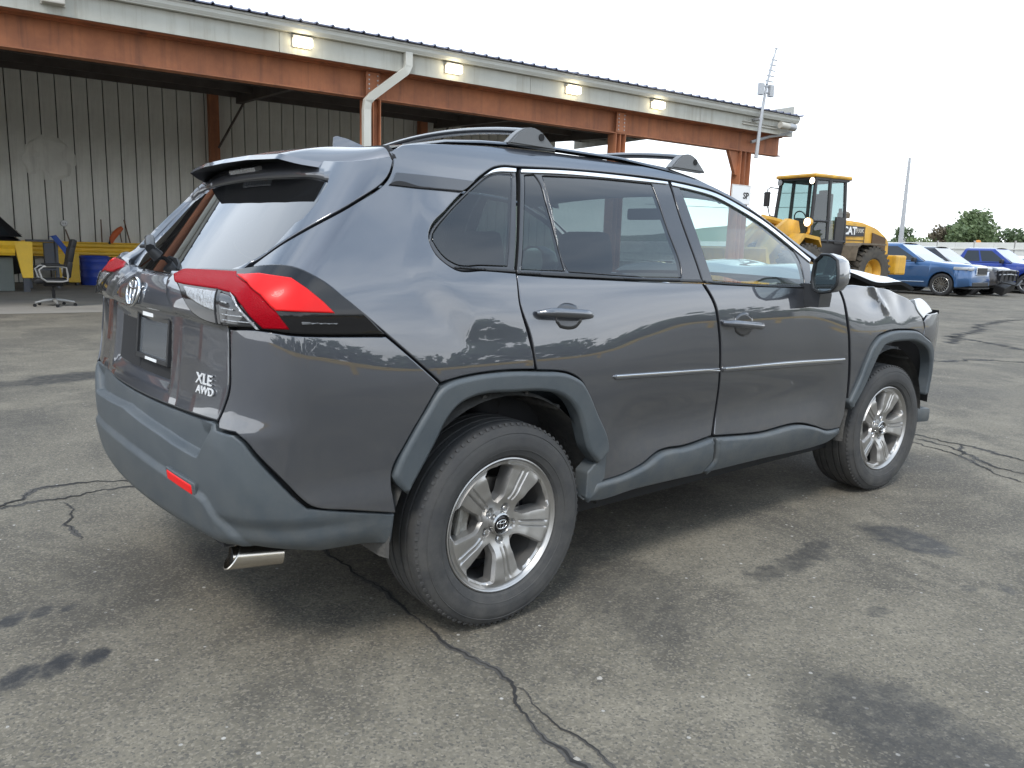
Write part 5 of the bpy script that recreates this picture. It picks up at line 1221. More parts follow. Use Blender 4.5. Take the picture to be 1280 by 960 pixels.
# mast with aerials at the end of the shed
c=sthing('antenna_mast','grey aerial mast strapped to the end of the shed eaves','antenna',17.42,-.27,3.85)
MB().tube([(-.05,0,0),(.03,0,1.10),(.15,0,1.9),(.42,0,2.85)],[.05,.045,.03,.02],n=8).build('pole','galv',c,smooth=True)
for z,w in ((1.70,.30),(1.86,.28)): MB().box((.12,0,z),(w*1.4,.05,.03)).build('bracket','galv',c)
for x in (-.10,.30): MB().box((x,-.03,1.76),(.16,.10,.30),bev=.01).build('panel_antenna','galv',c)
for k in range(5): MB().box((.22+.035*k,-.02,2.00+.14*k),(.30-.02*k,.03,.025)).build('element','galv',c)
MB().tube([(.10,-.05,1.9),(.28,-.05,2.62)],.030,n=6).build('whip','galv',c); MB().tube([(.30,-.03,2.85),(.52,-.03,2.85)],.012,n=6).build('tip_bar','galv',c)
MB().box((.03,.10,1.02),(.16,.22,.05)).build('clamp','galv',c)
c=sthing('floodlight','grey round floodlight on an arm at the far corner of the shed','floodlight',18.75,-.25,4.80)
MB().lathe([(0,-.10),(.06,-.10),(.09,.0),(.10,.16),(0,.16)],16,'x').build('housing','galv',c,smooth=True); MB().tube([(-.10,0,0),(-.42,.03,.02)],.09,n=10).build('junction_box','lamp_case',c,smooth=True); MB().tube([(0,0,0),(-.15,.12,-.03)],.025,n=6).build('arm','galv',c)
# sign plate on the corner post
c=sthing('post_sign','white sign with black letters on the rusty corner post','sign',17.46,.22,2.92)
MB().box((0,0,0),(.78,.02,.52),bev=.006).build('plate','white_print',c)
MB().box((0,-.0112,.245),(.76,.004,.012)).box((0,-.0112,-.245),(.76,.004,.012)).box((.377,-.0112,0),(.012,.004,.49)).box((-.377,-.0112,0),(.012,.004,.49)).build('border','lamp_case',c)
tx=link('lettering',text_mesh('lettering','SP',.24,.003,'matte_black',bold=.006),c,(.20,-.0135,-.03)); tx.rotation_euler=(R(90),0,0)
# ================================================================ the yellow wheel loader
mat('loader_yellow',(.66,.37,.03),rough=.45,var=(2.2,.7,(.36,.19,.04)),coat=.15,streak=(3,.5,(.22,.13,.05)))
mat('loader_black',(.020,.020,.022),rough=.45,var=(5,.4,(.05,.045,.04)))
mat('loader_tyre',(.045,.042,.038),rough=.9,var=(6,.8,(.10,.085,.065)),bump=(20,.3))
mat('grille_brown',(.09,.055,.03),rough=.8,bump=(40,.4))
mat('dirt_metal',(.16,.13,.095),rough=.85,var=(5,.7,(.07,.055,.04)))
mat('work_light',(1,.95,.85),rough=.3,emit=((1,.85,.62),2.5))
glassmat('cab_glass',(.50,.62,.62),1.2,film=((.22,.26,.26),.10))
K=1.18
LD=thing('wheel_loader','yellow wheel loader with a lit black-framed cab parked beyond the car','wheel loader',(23.56,11.85,0),R(171)); LD.scale=(1,1,1)
def lb(): return MB()
def lbuild(b,name,m,par=LD,**k):
    b.V=[(x*K,y*K,z*K) for x,y,z in b.V]; return b.build(name,m,par,loc=(0,0,0),**k)
hood=[(-.62,.98),(-.62,1.98),(-.80,2.16),(-1.55,2.12),(-2.25,1.97),(-2.75,1.72),(-2.86,1.55),(-2.88,.95),(-2.72,.82),(-2.05,.80),(-1.95,1.25),(-1.05,1.25),(-.95,.98)]
o=lbuild(lb().prism(hood,1.30,'xz',at=-.65),'engine_hood','loader_yellow'); bm=bmesh.new(); bm.from_mesh(o.data); bmesh.ops.bevel(bm,geom=bm.edges[:],offset=.07,segments=3,affect='EDGES'); bm.to_mesh(o.data); bm.free()
for s in (1,-1):
    lbuild(lb().prism([(-1.98,1.22),(-1.96,1.84),(-2.60,1.70),(-2.62,1.12)],s*.03,'xz',at=s*.66),'side_grille','grille_brown')
    lbuild(lb().prism([(-.70,1.70),(-.70,2.02),(-1.58,1.99),(-1.58,1.72)],s*.012,'xz',at=s*.66),'decal','loader_black')
    lbuild(lb().box((-1.62,s*.662,1.5),(.018,.008,1.0)).box((-1.15,s*.664,1.60),(.9,.008,.016)),'panel_joint','loader_black')
tx=link('lettering',text_mesh('lettering','CAT',.30*K,.004,'white_print',bold=.012),LD,(-.93*K,.676*K,1.855*K)); tx.rotation_euler=(R(90),0,R(180))
tx=link('lettering',text_mesh('lettering','930K',.17*K,.004,'lamp_case',bold=.003),LD,(-1.38*K,.676*K,1.87*K)); tx.rotation_euler=(R(90),0,R(180))
lbuild(lb().lathe([(0,2.05),(.07,2.05),(.07,2.22),(.17,2.23),(.18,2.36),(.12,2.42),(0,2.42)],20,'z',(-1.15,.25,0)),'air_cleaner','dirt_metal',smooth=True)
lbuild(lb().lathe([(0,2.0),(.05,2.0),(.05,2.55),(0,2.55)],12,'z',(-1.7,-.3,0)),'exhaust_stack','loader_black')
o=lbuild(lb().box((-3.08,0,.92),(.52,1.9,.58),bev=.06),'counterweight','loader_yellow')
lbuild(lb().box((-1.5,0,.72),(2.2,.9,.5)).box((.75,0,.78),(1.5,.8,.62)).box((-.25,0,.78),(.9,.5,.36)),'chassis','dirt_metal')
lbuild(lb().box((-.35,.60,1.02),(1.2,.30,.14)).box((-.1,.72,.75),(.5,.12,.10)).box((-.1,.74,.5),(.5,.12,.05)),'steps','loader_yellow')
# mudguards over the rear wheels
for s in (1,-1):
    b=lb(); pts=[(-.62,1.02),(-.70,1.38),(-.84,1.47),(-1.95,1.47)]
    for (x0,z0),(x1,z1) in zip(pts[:-1],pts[1:]): b.add([(x0,s*.62,z0),(x1,s*.62,z1),(x1,s*1.18,z1),(x0,s*1.18,z0),(x0,s*.62,z0+.05),(x1,s*.62,z1+.05),(x1,s*1.18,z1+.05),(x0,s*1.18,z0+.05)],[(0,1,2,3),(4,7,6,5),(3,2,6,7),(0,4,5,1)])
    lbuild(b,'mudguard','dirt_metal')
# wheels with lugs
tw=lb(); prof=[(.36,-.20),(.40,-.235),(.60,-.26),(.68,-.24),(.70,-.18),(.70,.18),(.68,.24),(.60,.26),(.40,.235),(.36,.20)]
tw.lathe(prof,40,'y')
for k in range(26):
    q=2*math.pi*k/26
    for s in (1,-1):
        tw.box((.705*math.cos(q+(.06 if s>0 else -.06)),s*.13,.705*math.sin(q+(.06 if s>0 else -.06))),(.07,.27,.075),rot=Matrix.Rotation(-q,3,'Y')@Matrix.Rotation(s*R(24),3,'X'))
tw.V=[(x*K,y*K,z*K) for x,y,z in tw.V]
rw=lb().lathe([(.0,-.05),(.16,-.07),(.18,-.02),(.28,.0),(.33,-.17),(.365,-.215),(.375,-.19),(.36,-.0),(.36,.2)],32,'y'); rw.V=[(x*K,y*K,z*K) for x,y,z in rw.V]
tmesh=rmesh=None
for x in (-1.5,1.35):
    for s in (1,-1):
        w=bpy.data.objects.new('wheel',None); COL.objects.link(w); w.parent=LD; w.location=(x*K,s*.93*K,.71*K); w.rotation_euler=(0,0,0 if s<0 else math.pi)
        if tmesh is None: a=tw.build('tyre','loader_tyre',w,smooth=True,angle=30,loc=(0,0,0)); c=rw.build('rim','loader_yellow',w,smooth=True,loc=(0,0,0)); tmesh,rmesh=a.data,c.data
        else: link('tyre',tmesh,w,(0,0,0)); link('rim',rmesh,w,(0,0,0))
# cab
lbuild(lb().prism([(-.72,1.20),(-.55,1.08),(.55,1.08),(.78,1.30),(.80,1.52),(-.72,1.52)],1.36,'xz',at=-.68),'cab_base','loader_black')
b=lb()
for s in (1,-1):
    for pts in (((.76,s*.66,1.5),(.62,s*.60,3.24)),((-.70,s*.68,1.5),(-.62,s*.60,3.24)),((.06,s*.685,1.5),(.06,s*.62,3.24))): b.tube(pts,.055,n=6)
    b.tube([(.70,s*.665,2.08),(.06,s*.68,2.08)],.035,n=6); b.tube([(-.70,s*.68,1.54),(.76,s*.68,1.54)],.05,n=6); b.tube([(-.62,s*.60,3.22),(.62,s*.60,3.22)],.05,n=6)
b.box((-.42,.69,1.85),(.36,.06,.74)).box((-.42,-.69,1.85),(.36,.06,.74)).tube([(.76,-.66,1.54),(.76,.66,1.54)],.05,n=6)
lbuild(b,'cab_frame','loader_black')
for s in (1,-1):
    lbuild(lb().add([(.72,s*.672,1.56),(.08,s*.69,1.56),(.08,s*.625,3.2),(.61,s*.61,3.2)],[(0,1,2,3)]),'side_glass','cab_glass',fix=False)
    lbuild(lb().add([(.04,s*.69,1.56),(-.68,s*.685,1.56),(-.60,s*.61,3.2),(.04,s*.625,3.2)],[(0,1,2,3)]),'door_glass','cab_glass',fix=False)
    if s>0: continue
    b=lb().tube([(.60,s*.62,3.0),(.70,s*.92,3.05),(.72,s*1.02,2.98),(.70,s*1.0,2.55)],.018,n=6).tube([(.72,s*.66,2.2),(.72,s*.86,2.25),(.70,s*.98,2.55)],.018,n=6); h=lbuild(b,'mirror_arm','loader_black')
    lbuild(lb().box((.70,s*1.02,2.72),(.06,.20,.42),bev=.02),'mirror','loader_black')
lbuild(lb().add([(.79,-.62,1.58),(.79,.62,1.58),(.64,.57,3.2),(.64,-.57,3.2)],[(0,1,2,3)]),'windscreen','cab_glass',fix=False)
lbuild(lb().add([(-.71,-.62,1.58),(-.71,.62,1.58),(-.62,.57,3.2),(-.62,-.57,3.2)],[(0,1,2,3)]),'rear_glass','cab_glass',fix=False)
lbuild(lb().box((-.02,0,3.31),(1.58,1.40,.10),bev=.05),'cab_roof','loader_yellow'); lbuild(lb().box((-.02,0,3.235),(1.45,1.30,.07)).box((-.86,0,3.28),(.22,1.1,.03)),'roof_liner','loader_black')
lbuild(lb().box((-.25,0,1.95),(.55,.52,.16),bev=.04).box((-.46,0,2.42),(.20,.62,.95),bev=.05).box((-.50,0,2.9),(.12,.28,.20),bev=.04),'seat','loader_black')
lbuild(lb().tube([(.55,0,1.5),(.42,0,2.15)],.07,n=8).tube([(.42+.05*math.sin(q),.20*math.cos(q),2.18+.18*math.sin(q)) for q in np.linspace(0,6.28,16,endpoint=False)],.02,n=6,closed=True).box((.55,0,1.85),(.25,.5,.5),bev=.05),'steering_column','loader_black')
for s,lit in ((1,True),(-1,False)):
    h=lbuild(lb().lathe([(0,-.04),(.075,-.04),(.09,.02),(.09,.05)],14,'x',(.68,s*.56,3.16)),'roof_lamp','loader_black'); lbuild(lb().lathe([(0,.055),(.085,.05)],14,'x',(.68,s*.56,3.16)),'lens','work_light' if lit else 'lens_clear',h,fix=False)
    h=lbuild(lb().tube([(1.05,s*.62,1.5),(1.05,s*.86,1.75),(1.05,s*.86,1.95)],.04,n=6).lathe([(0,-.06),(.10,-.06),(.12,.0),(.12,.06)],16,'x',(1.08,s*.86,2.02)),'head_lamp','loader_yellow'); lbuild(lb().lathe([(0,.075),(.11,.065)],16,'x',(1.08,s*.86,2.02)),'lens','work_light' if lit else 'lens_clear',h,fix=False)
# front frame, arms and bucket
lbuild(lb().prism([(.75,.7),(.80,1.7),(1.05,2.0),(1.45,1.95),(1.75,1.3),(1.7,.7)],.72,'xz',at=-.36),'loader_tower','loader_yellow')
for s in (1,-1):
    lbuild(lb().prism([(1.05,1.75),(1.15,2.05),(1.55,2.10),(2.1,1.75),(2.75,1.0),(3.05,.55),(2.85,.40),(2.45,.85),(1.9,1.40),(1.35,1.62)],s*.14,'xz',at=s*.44),'lift_arm','loader_yellow')
    lbuild(lb().prism([(.85,1.35),(.95,1.62),(1.6,1.70),(1.95,1.30),(1.90,1.24),(1.55,1.60),(1.0,1.54)],s*.45,'xz',at=s*.72),'front_mudguard','loader_yellow')
lbuild(lb().prism([(2.95,.12),(4.0,.08),(4.02,.12),(3.25,.35),(3.02,.75),(3.10,1.25),(3.05,1.30),(2.90,.9),(2.85,.4)],2.5,'xz',at=-1.25),'bucket','loader_yellow')
lbuild(lb().tube([(1.15,0,2.0),(1.9,0,2.10),(2.7,0,1.35)],[.10,.12,.08],n=8),'tilt_linkage','loader_yellow')
lbuild(lb().tube([(1.95,-.72,1.5),(1.95,-.72,2.28),(1.95,-1.1,2.28),(1.95,-1.1,1.6)],.022,n=6),'handrail','galv',smooth=True)
# ================================================================ parked cars
mat('car_glass_dark',(.022,.026,.03),rough=.05,coat=.3)
mat('windscreen_pale',(.13,.17,.20),rough=.06,coat=.15,spec=.4)
mat('bg_tyre',(.02,.02,.021),rough=.8)
mat('bg_black',(.012,.012,.013),rough=.5)
for nm,c,me_ in (('paint_blue',(.035,.10,.235),.4),('paint_dark',(.025,.024,.028),.4),('paint_deep_blue',(.008,.03,.22),.3),('paint_silver',(.40,.41,.43),.6),('paint_white',(.72,.73,.74),0),('paint_grey',(.13,.135,.15),.5),('paint_black',(.010,.010,.012),.2),('paint_red',(.30,.02,.02),.2)):
    mat(nm,c,rough=.30,metal=me_,coat=1)
def parked(name,label,cat,paint,loc,rz,L_=5.2,W_=2.0,H_=1.9,wb=3.1,fo=.95,rw_=.40,prof=None,gh=None,group='cars parked in a row by the pale fence',wreck=False,rims='multi',truck=False,light_glass=True):
    """x forward, front axle at x=0.  prof: (x, top height) of bonnet and belt; gh: greenhouse (front base, front roof, rear roof, rear base, base height)"""
    t=thing(name,label,cat,loc,rz,group)
    xf=fo; xr=fo-L_
    prof=prof or [(xf,.72),(xf-.06,.98),(xf-.25,1.07),(-.75,1.16),(-1.5,1.20),(xr+.3,1.22),(xr+.03,1.10),(xr,.75)]
    px_=[p[0] for p in prof][::-1]; pz_=[p[1] for p in prof][::-1]
    xs=sorted(set([round(x,3) for x in np.arange(xr,xf+.001,.07)]+[xf,xr]+[round(c+d,3) for c in (0,-wb) for d in (-rw_-.07,-rw_-.055,rw_+.055,rw_+.07)]))
    V=[];ns=11
    for x in xs:
        zt=float(np.interp(x,px_,pz_)); e=max(0,(abs(x-(xf+xr)/2)-(L_/2-.55))/.55); w=W_/2*(1-.22*e**2.4)
        zb=.30+.10*e
        for c in (0,-wb):
            d=abs(x-c)
            if d<rw_+.062: zb=max(zb,rw_+math.sqrt(max(0,(rw_+.062)**2-d*d)))
        zb=min(zb,zt-.10); h=zt-zb
        half=[(w-.06,zb),(w-.005,zb+.05*min(1,h)),(w,zb+.42*h),(w-.03,zb+.80*h),(w-.075,zb+.95*h),(w-.16,zt+.004)]
        sec=half+[(w*.4,zt+.03)]; full=sec+[(-y,z) for y,z in sec[::-1]]
        V+=[(x,y,z) for y,z in full]
    m_=14; n=len(xs)
    Fc=[(i*m_+k,i*m_+k+1,(i+1)*m_+k+1,(i+1)*m_+k) for i in range(n-1) for k in range(m_-1)]+[tuple(range(m_)),tuple(range((n-1)*m_,n*m_))]
    body=MB().add(V,Fc).build('body',paint,t,smooth=True,angle=50,loc=(0,0,0))
    MB().box(((xf+xr)/2,0,.55),(L_-.5,W_-.50,.5)).build('underbody','bg_black',t,loc=(0,0,0))
    a,b_,c,d,zb=gh or (-.75,-1.65,xr+.75,xr+.2,1.17)
    wB=W_/2-.09; wR=W_/2-.30
    def sd(s,v,side,o=0):
        """point on the greenhouse side: s front 0..1 rear, v belt 0..1 roof"""
        x=(a+(d-a)*s)*(1-v)+(b_+(c-b_)*s)*v; y=wB+(wR-wB)*v+o; return (x,side*y,zb+(H_-.03-zb)*v)
    N1=9
    ringV=[]
    for v in (0,.35,.7,.93,1.0):
        sh=0 if v<.95 else .05
        row=[]
        for s in np.linspace(0,1,N1): p=sd(s,v,1,-sh); row.append(p)
        for s in np.linspace(1,0,N1): p=sd(s,v,-1,-sh); row.append(p)
        ringV+=row
    M_=2*N1
    Fc=[(r*M_+k,r*M_+(k+1)%M_,(r+1)*M_+(k+1)%M_,(r+1)*M_+k) for r in range(4) for k in range(M_)]
    # crowned roof
    base=len(ringV)
    for s in np.linspace(0,1,N1):
        p=sd(s,1,1); ringV+=[(p[0],y*wR,H_+.03*(1-y*y)-.012) for y in (.55,0,-.55)]
    top=4*M_
    for k in range(N1-1):
        q0,q1=base+3*k,base+3*k+3
        Fc+=[(top+k,top+k+1,q1,q0),(q0,q1,q1+1,q0+1),(q0+1,q1+1,q1+2,q0+2),(q0+2,q1+2,top+M_-2-k,top+M_-1-k)]
    MB().add(ringV,Fc).build('cabin',paint,t,smooth=True,angle=40,loc=(0,0,0))
    wins=[(.10,.40),(.43,.70),(.73,.93)] if not truck else [(.14,.52),(.56,.90)]
    for side in (1,-1):
        for k,(s0,s1) in enumerate(wins):
            q=[sd(s0-(.05 if k==0 else 0),.07,side,.006),sd(s1,.07,side,.006),sd(s1,.86,side,.006),sd(s0+(.02 if k==0 else 0),.86,side,.006)]
            MB().add(q,[(0,1,2,3)]).build('side_window','car_glass_dark',t,loc=(0,0,0),fix=False)
        for s in ((.415,.715) if not truck else (.54,)):
            x=sd(s,0,side)[0]; MB().box((x,side*(W_/2-.004),.80),(.012,.012,.72)).build('door_joint','bg_black',body,loc=(0,0,0))
        if not truck or True: 
            for s in ((.40,.68) if not truck else (.50,)): MB().box((sd(s,0,side)[0],side*(W_/2+.0),1.0),(.20,.05,.035),bev=.01).build('door_handle',paint if not truck else 'bg_black',t,loc=(0,0,0))
        MB().box((a-.32,side*(W_/2+.08),zb+.06),(.13,.24,.17),bev=.04).box((a-.32,side*(W_/2-.02),zb+.0),(.08,.12,.05)).build('door_mirror','bg_black' if paint!='paint_white' else paint,t,loc=(0,0,0))
    f=.008
    wsq=[(a+.0+f,-wB+.10,zb+.02),(a+.0+f,wB-.10,zb+.02),(b_+f+.04,wR-.06,H_-.09),(b_+f+.04,-wR+.06,H_-.09)]
    MB().add(wsq,[(0,1,2,3)]).build('windscreen','windscreen_pale' if light_glass else 'car_glass_dark',t,loc=(0,0,0),fix=False)
    MB().add([(d-f,-wB+.14,zb+.04),(d-f,wB-.14,zb+.04),(c-f-.03,wR-.08,H_-.10),(c-f-.03,-wR+.08,H_-.10)],[(0,1,2,3)]).build('rear_window','car_glass_dark',t,loc=(0,0,0),fix=False)
    # wheels
    for x in (0,-wb):
        for s in (1,-1):
            w=bpy.data.objects.new('wheel',None); COL.objects.link(w); w.parent=t; w.location=(x,s*(W_/2-.02),rw_); w.rotation_euler=(0,0,0 if s<0 else math.pi)
            if rims not in BGW:
                ty=MB().lathe([(rw_*.70,-.0),(rw_*.74,-.012),(rw_*.92,-.014),(rw_*.985,.004),(rw_,.03),(rw_,.22),(rw_*.9,.24),(rw_*.7,.22)],40,'y').build('tyre','bg_tyre',w,smooth=True,loc=(0,0,0))
                b=MB().lathe([(rw_*.72,.0),(rw_*.70,-.006),(rw_*.66,.0),(rw_*.65,.10)],40,'y'); k_=16 if rims=='multi' else 6
                for k in range(k_):
                    q=2*math.pi*k/k_; b.box((rw_*.40*math.cos(q),-.002,rw_*.40*math.sin(q)),(rw_*.54,.016,rw_*.082 if rims=='multi' else rw_*.22),rot=Matrix.Rotation(-q,3,'Y'))
                b.lathe([(0,-.006),(rw_*.15,-.004),(rw_*.17,.02)],20,'y'); ri=b.build('rim','alloy_light',w,loc=(0,0,0))
                ba=MB().lathe([(0,.03),(rw_*.66,.03)],24,'y').build('brake_cover','bg_black',w,loc=(0,0,0)); BGW[rims]=(ty.data,ri.data,ba.data)
            else:
                for nm,me in zip(('tyre','rim','brake_cover'),BGW[rims]): link(nm,me,w,(0,0,0))
    zt=float(np.interp(xf-.2,px_,pz_))
    if not wreck:
        for s in (1,-1):
            b=MB().box((xf-.10,s*(W_/2-.34),zt-.12),(.20,.36,.14),rot=Matrix.Rotation(R(-14*s),3,'Z'),bev=.04).box((xf-.33,s*(W_/2-.10),zt-.11),(.50,.17,.12),rot=Matrix.Rotation(R(-9*s),3,'Z'),bev=.04); b.build('headlamp','lens_white',t,smooth=True,loc=(0,0,0))
        g=MB().box((xf+.0,0,zt-.20),(.06,W_*.42,.30),bev=.02).build('grille','chrome',t,loc=(0,0,0)); MB().box((xf+.03,0,zt-.20),(.03,W_*.37,.24)).build('grille_mesh','bg_black',g,loc=(0,0,0))
        MB().box((xf-.03,0,.46),(.10,W_*.66,.16),bev=.03).build('lower_intake','bg_black',t,loc=(0,0,0)); MB().box((xf-.26,0,.32),(.5,W_*.86,.05)).build('chin_spoiler','bg_black',t,loc=(0,0,0))
    else:
        b=MB().box((xf+.02,0,.78),(.16,W_*.74,.42)); 
        for k in range(5): b.tube([(xf+.1,-.8+.4*k,.5),(xf+.14,-.7+.36*k,.95)],.03,n=6)
        b.build('radiator','bg_black',t,loc=(0,0,0))
        MB().tube([(xf+.05,-.9,.98),(xf+.12,0,1.0),(xf+.05,.9,.96)],.03,n=6).tube([(xf+.08,-.85,.82),(xf+.16,0,.84),(xf+.08,.9,.80)],.025,n=6).build('bumper_beam','galv',t,loc=(0,0,0))
        b=MB().box((xf+.12,-.35,.34),(.40,.9,.34),rot=Matrix.Rotation(R(20),3,'Y')@Matrix.Rotation(R(14),3,'X'),bev=.05); b.tube([(xf+.2,-.9,.55),(xf+.5,-.2,.42),(xf+.35,.6,.60)],.035,n=6); b.build('torn_bumper','bg_black',t,loc=(0,0,0))
    MB().tube([(-rw_-.2,-W_/2-.004,.50),(-wb+rw_+.2,-W_/2-.004,.47)],.018,n=6).build('sill_strip','chrome',t,loc=(0,0,0))
    if truck:
        MB().box(((xr+c-.35)/2,0,1.185),(abs(xr-c)-.5,W_-.36,.05)).build('load_bed','bg_black',t,loc=(0,0,0))
    return t
BGW={}
HD=R(-92)
parked('blue_suv','medium blue large SUV with multi-spoke wheels parked just right of the loader','suv','paint_blue',(30.25,9.65,0),HD,L_=5.3,H_=1.92,W_=2.03,wb=3.1,rw_=.41,prof=[(.95,.70),(.92,1.02),(.75,1.14),(-.70,1.26),(-1.4,1.25),(-4.0,1.27),(-4.3,1.15),(-4.35,.75)],gh=(-.72,-1.75,-3.8,-4.2,1.24))
parked('dark_suv','dark grey SUV with its front torn open beside the blue SUV','suv','paint_dark',(33.0,9.75,0),HD,L_=4.9,H_=1.84,W_=1.95,wb=2.85,rw_=.38,wreck=True,gh=(-.70,-1.6,-3.2,-3.8,1.17))
parked('pickup_truck','bright blue pickup truck parked beyond the torn dark SUV','pickup truck','paint_deep_blue',(37.6,9.15,0),HD,L_=5.9,H_=1.90,W_=2.05,wb=3.7,rw_=.42,rims='six',truck=True,prof=[(.95,.72),(.93,1.10),(.78,1.20),(-.7,1.28),(-2.9,1.30),(-4.9,1.30),(-4.95,.75)],gh=(-.75,-1.55,-2.75,-3.0,1.28))
parked('silver_suv','silver SUV partly hidden behind the bright blue pickup truck','suv','paint_silver',(39.6,9.6,0),HD,L_=4.8,H_=1.86,W_=1.95,wb=2.8)
parked('white_van','white van roof showing above the dark torn SUV','van','paint_white',(42.5,15.5,0),HD,L_=5.6,H_=2.05,W_=2.0,wb=3.3,fo=.9,gh=(-.35,-1.2,-4.4,-4.6,1.2))
parked('grey_sedan','pale grey sedan between the bright blue pickup and the right edge of the photo','car','paint_grey',(42.3,8.9,0),HD,L_=4.8,H_=1.52,W_=1.85,wb=2.8,rw_=.34,gh=(-.75,-1.6,-2.9,-3.5,1.02),prof=[(.95,.62),(.92,.82),(-.75,.98),(-3.4,1.03),(-3.82,.95),(-3.85,.6)])
parked('red_pickup','red vehicle roof far off in front of the pale fence by the light pole','pickup truck','paint_red',(50.5,20.8,0),R(-60),L_=5.2,H_=1.85,W_=1.95,wb=3.2,truck=True,rims='six',gh=(-.75,-1.55,-2.75,-3.0,1.2))
parked('white_sedan','white car farthest along the row near the right edge of the photo','car','paint_white',(48.0,10.4,0),HD,L_=4.8,H_=1.66,W_=1.88,wb=2.8,rw_=.36)
parked('silver_sedan','silver car roof beside the white van in the far row','car','paint_silver',(45.5,16.0,0),HD,L_=4.8,H_=1.72,W_=1.88,wb=2.8,rw_=.36)
# black car inside the shed, only its nose in view
bt=parked('black_hatchback','black car inside the shed at the left edge, its sloping rear just in view','car','paint_black',sp(-3.0,7.5),SROT+R(180),L_=4.75,H_=1.80,W_=1.9,wb=2.8,rw_=.36,group=None,light_glass=False,gh=(-.55,-1.4,-3.25,-3.76,1.20))
# ================================================================ fence, pole, trees, hill, and what stands behind the camera
mat('fence_white',(.62,.62,.58),rough=.6,var=(.6,.6,(.48,.47,.43)))
mat('fence_post',(.32,.31,.29),rough=.7)
mat('orange_post',(.55,.22,.035),rough=.6)
mat('bark',(.10,.075,.055),rough=.9,bump=(20,.5))
mat('hill_green',(.12,.16,.10),rough=1)
def leafmat(nm,c1,c2):
    m=mat(nm,c1,rough=.6); n=m.node_tree; b=n.nodes['Principled BSDF']
    oi=n.nodes.new('ShaderNodeTexNoise'); oi.inputs['Scale'].default_value=.9; oi.inputs['Detail'].default_value=6
    t=n.nodes.new('ShaderNodeTexCoord'); n.links.new(t.outputs['Object'],oi.inputs['Vector'])
    r=n.nodes.new('ShaderNodeValToRGB'); r.color_ramp.elements[0].position=.35; r.color_ramp.elements[0].color=(*c1,1); r.color_ramp.elements[1].position=.65; r.color_ramp.elements[1].color=(*c2,1)
    n.links.new(oi.outputs['Fac'],r.inputs[0]); n.links.new(r.outputs[0],b.inputs['Base Color'])
    tl=n.nodes.new('ShaderNodeBsdfTranslucent'); n.links.new(r.outputs[0],tl.inputs[0]); mx_=n.nodes.new('ShaderNodeMixShader'); mx_.inputs[0].default_value=.3
    o=[q for q in n.nodes if q.type=='OUTPUT_MATERIAL'][0]; n.links.new(b.outputs[0],mx_.inputs[1]); n.links.new(tl.outputs[0],mx_.inputs[2]); n.links.new(mx_.outputs[0],o.inputs[0])
leafmat('leaf_green',(.10,.145,.065),(.17,.225,.105)); leafmat('leaf_dark',(.085,.125,.06),(.13,.175,.085)); leafmat('leaf_bright',(.12,.17,.06),(.18,.24,.09)); leafmat('leaf_brown',(.15,.13,.09),(.19,.165,.11))
# fence
fd_=Vector((61.53-58.08,26.81-16.48,0)).normalized()
fa=math.atan2(fd_.y,fd_.x); F0=Vector((58.08,16.48,0))-fd_*45
FE=thing('panel_fence','long pale panel fence behind the parked cars','fence',tuple(F0),fa)
pm=MB().box((.76,0,1.36),(1.49,.05,2.56))
for z in (.4,1.3,2.2): pm.box((.76,.05,z),(1.49,.05,.08))
for k in range(1,5): pm.box((.3*k,-.028,1.36),(.02,.012,2.5))
pmesh=None
for i in range(66):
    if pmesh is None: o=pm.build('fence_panel','fence_white',FE,loc=(0,0,0)); pmesh=o.data
    else: link('fence_panel',pmesh,FE,(1.52*i,0,0))
pm=MB().box((0,0,1.38),(.09,.09,2.76)); o=pm.build('fence_post','fence_post',FE,loc=(0,0,0))
for i in range(1,33): link('fence_post',o.data,FE,(1.52*2*i,-.02,0))
t=thing('orange_bollard','orange post standing before the pale fence above the dark SUV','post',(62.0-1.6,20.74-.6,0)); MB().lathe([(0,0),(.17,0),(.17,2.75),(.12,2.82),(0,2.84)],16).build('post','orange_paint' if False else 'orange_post',t,smooth=True); MB().box((0,0,.03),(.5,.5,.06)).build('base_plate','fence_post',t)
# light pole with three brackets on its left
t=thing('utility_pole','slim grey steel pole with three brackets behind the loader','pole',(54.9,23.1,0))
MB().tube([(0,0,0),(0,0,8.2)],[.20,.085],n=10).build('shaft','galv',t,smooth=True)
lx=Vector((-.457,.889,0))
for z in (5.35,6.35,7.6):
    b=MB().tube([(0,0,z),tuple(lx*.62+Vector((0,0,z+.02)))],.03,n=6).tube([tuple(lx*.62+Vector((0,0,z))),tuple(lx*.25+Vector((0,0,z+.6)))],.02,n=6).tube([tuple(lx*.25+Vector((0,0,z+.6))),(0,0,z+.62)],.02,n=6); b.build('bracket','galv',t)
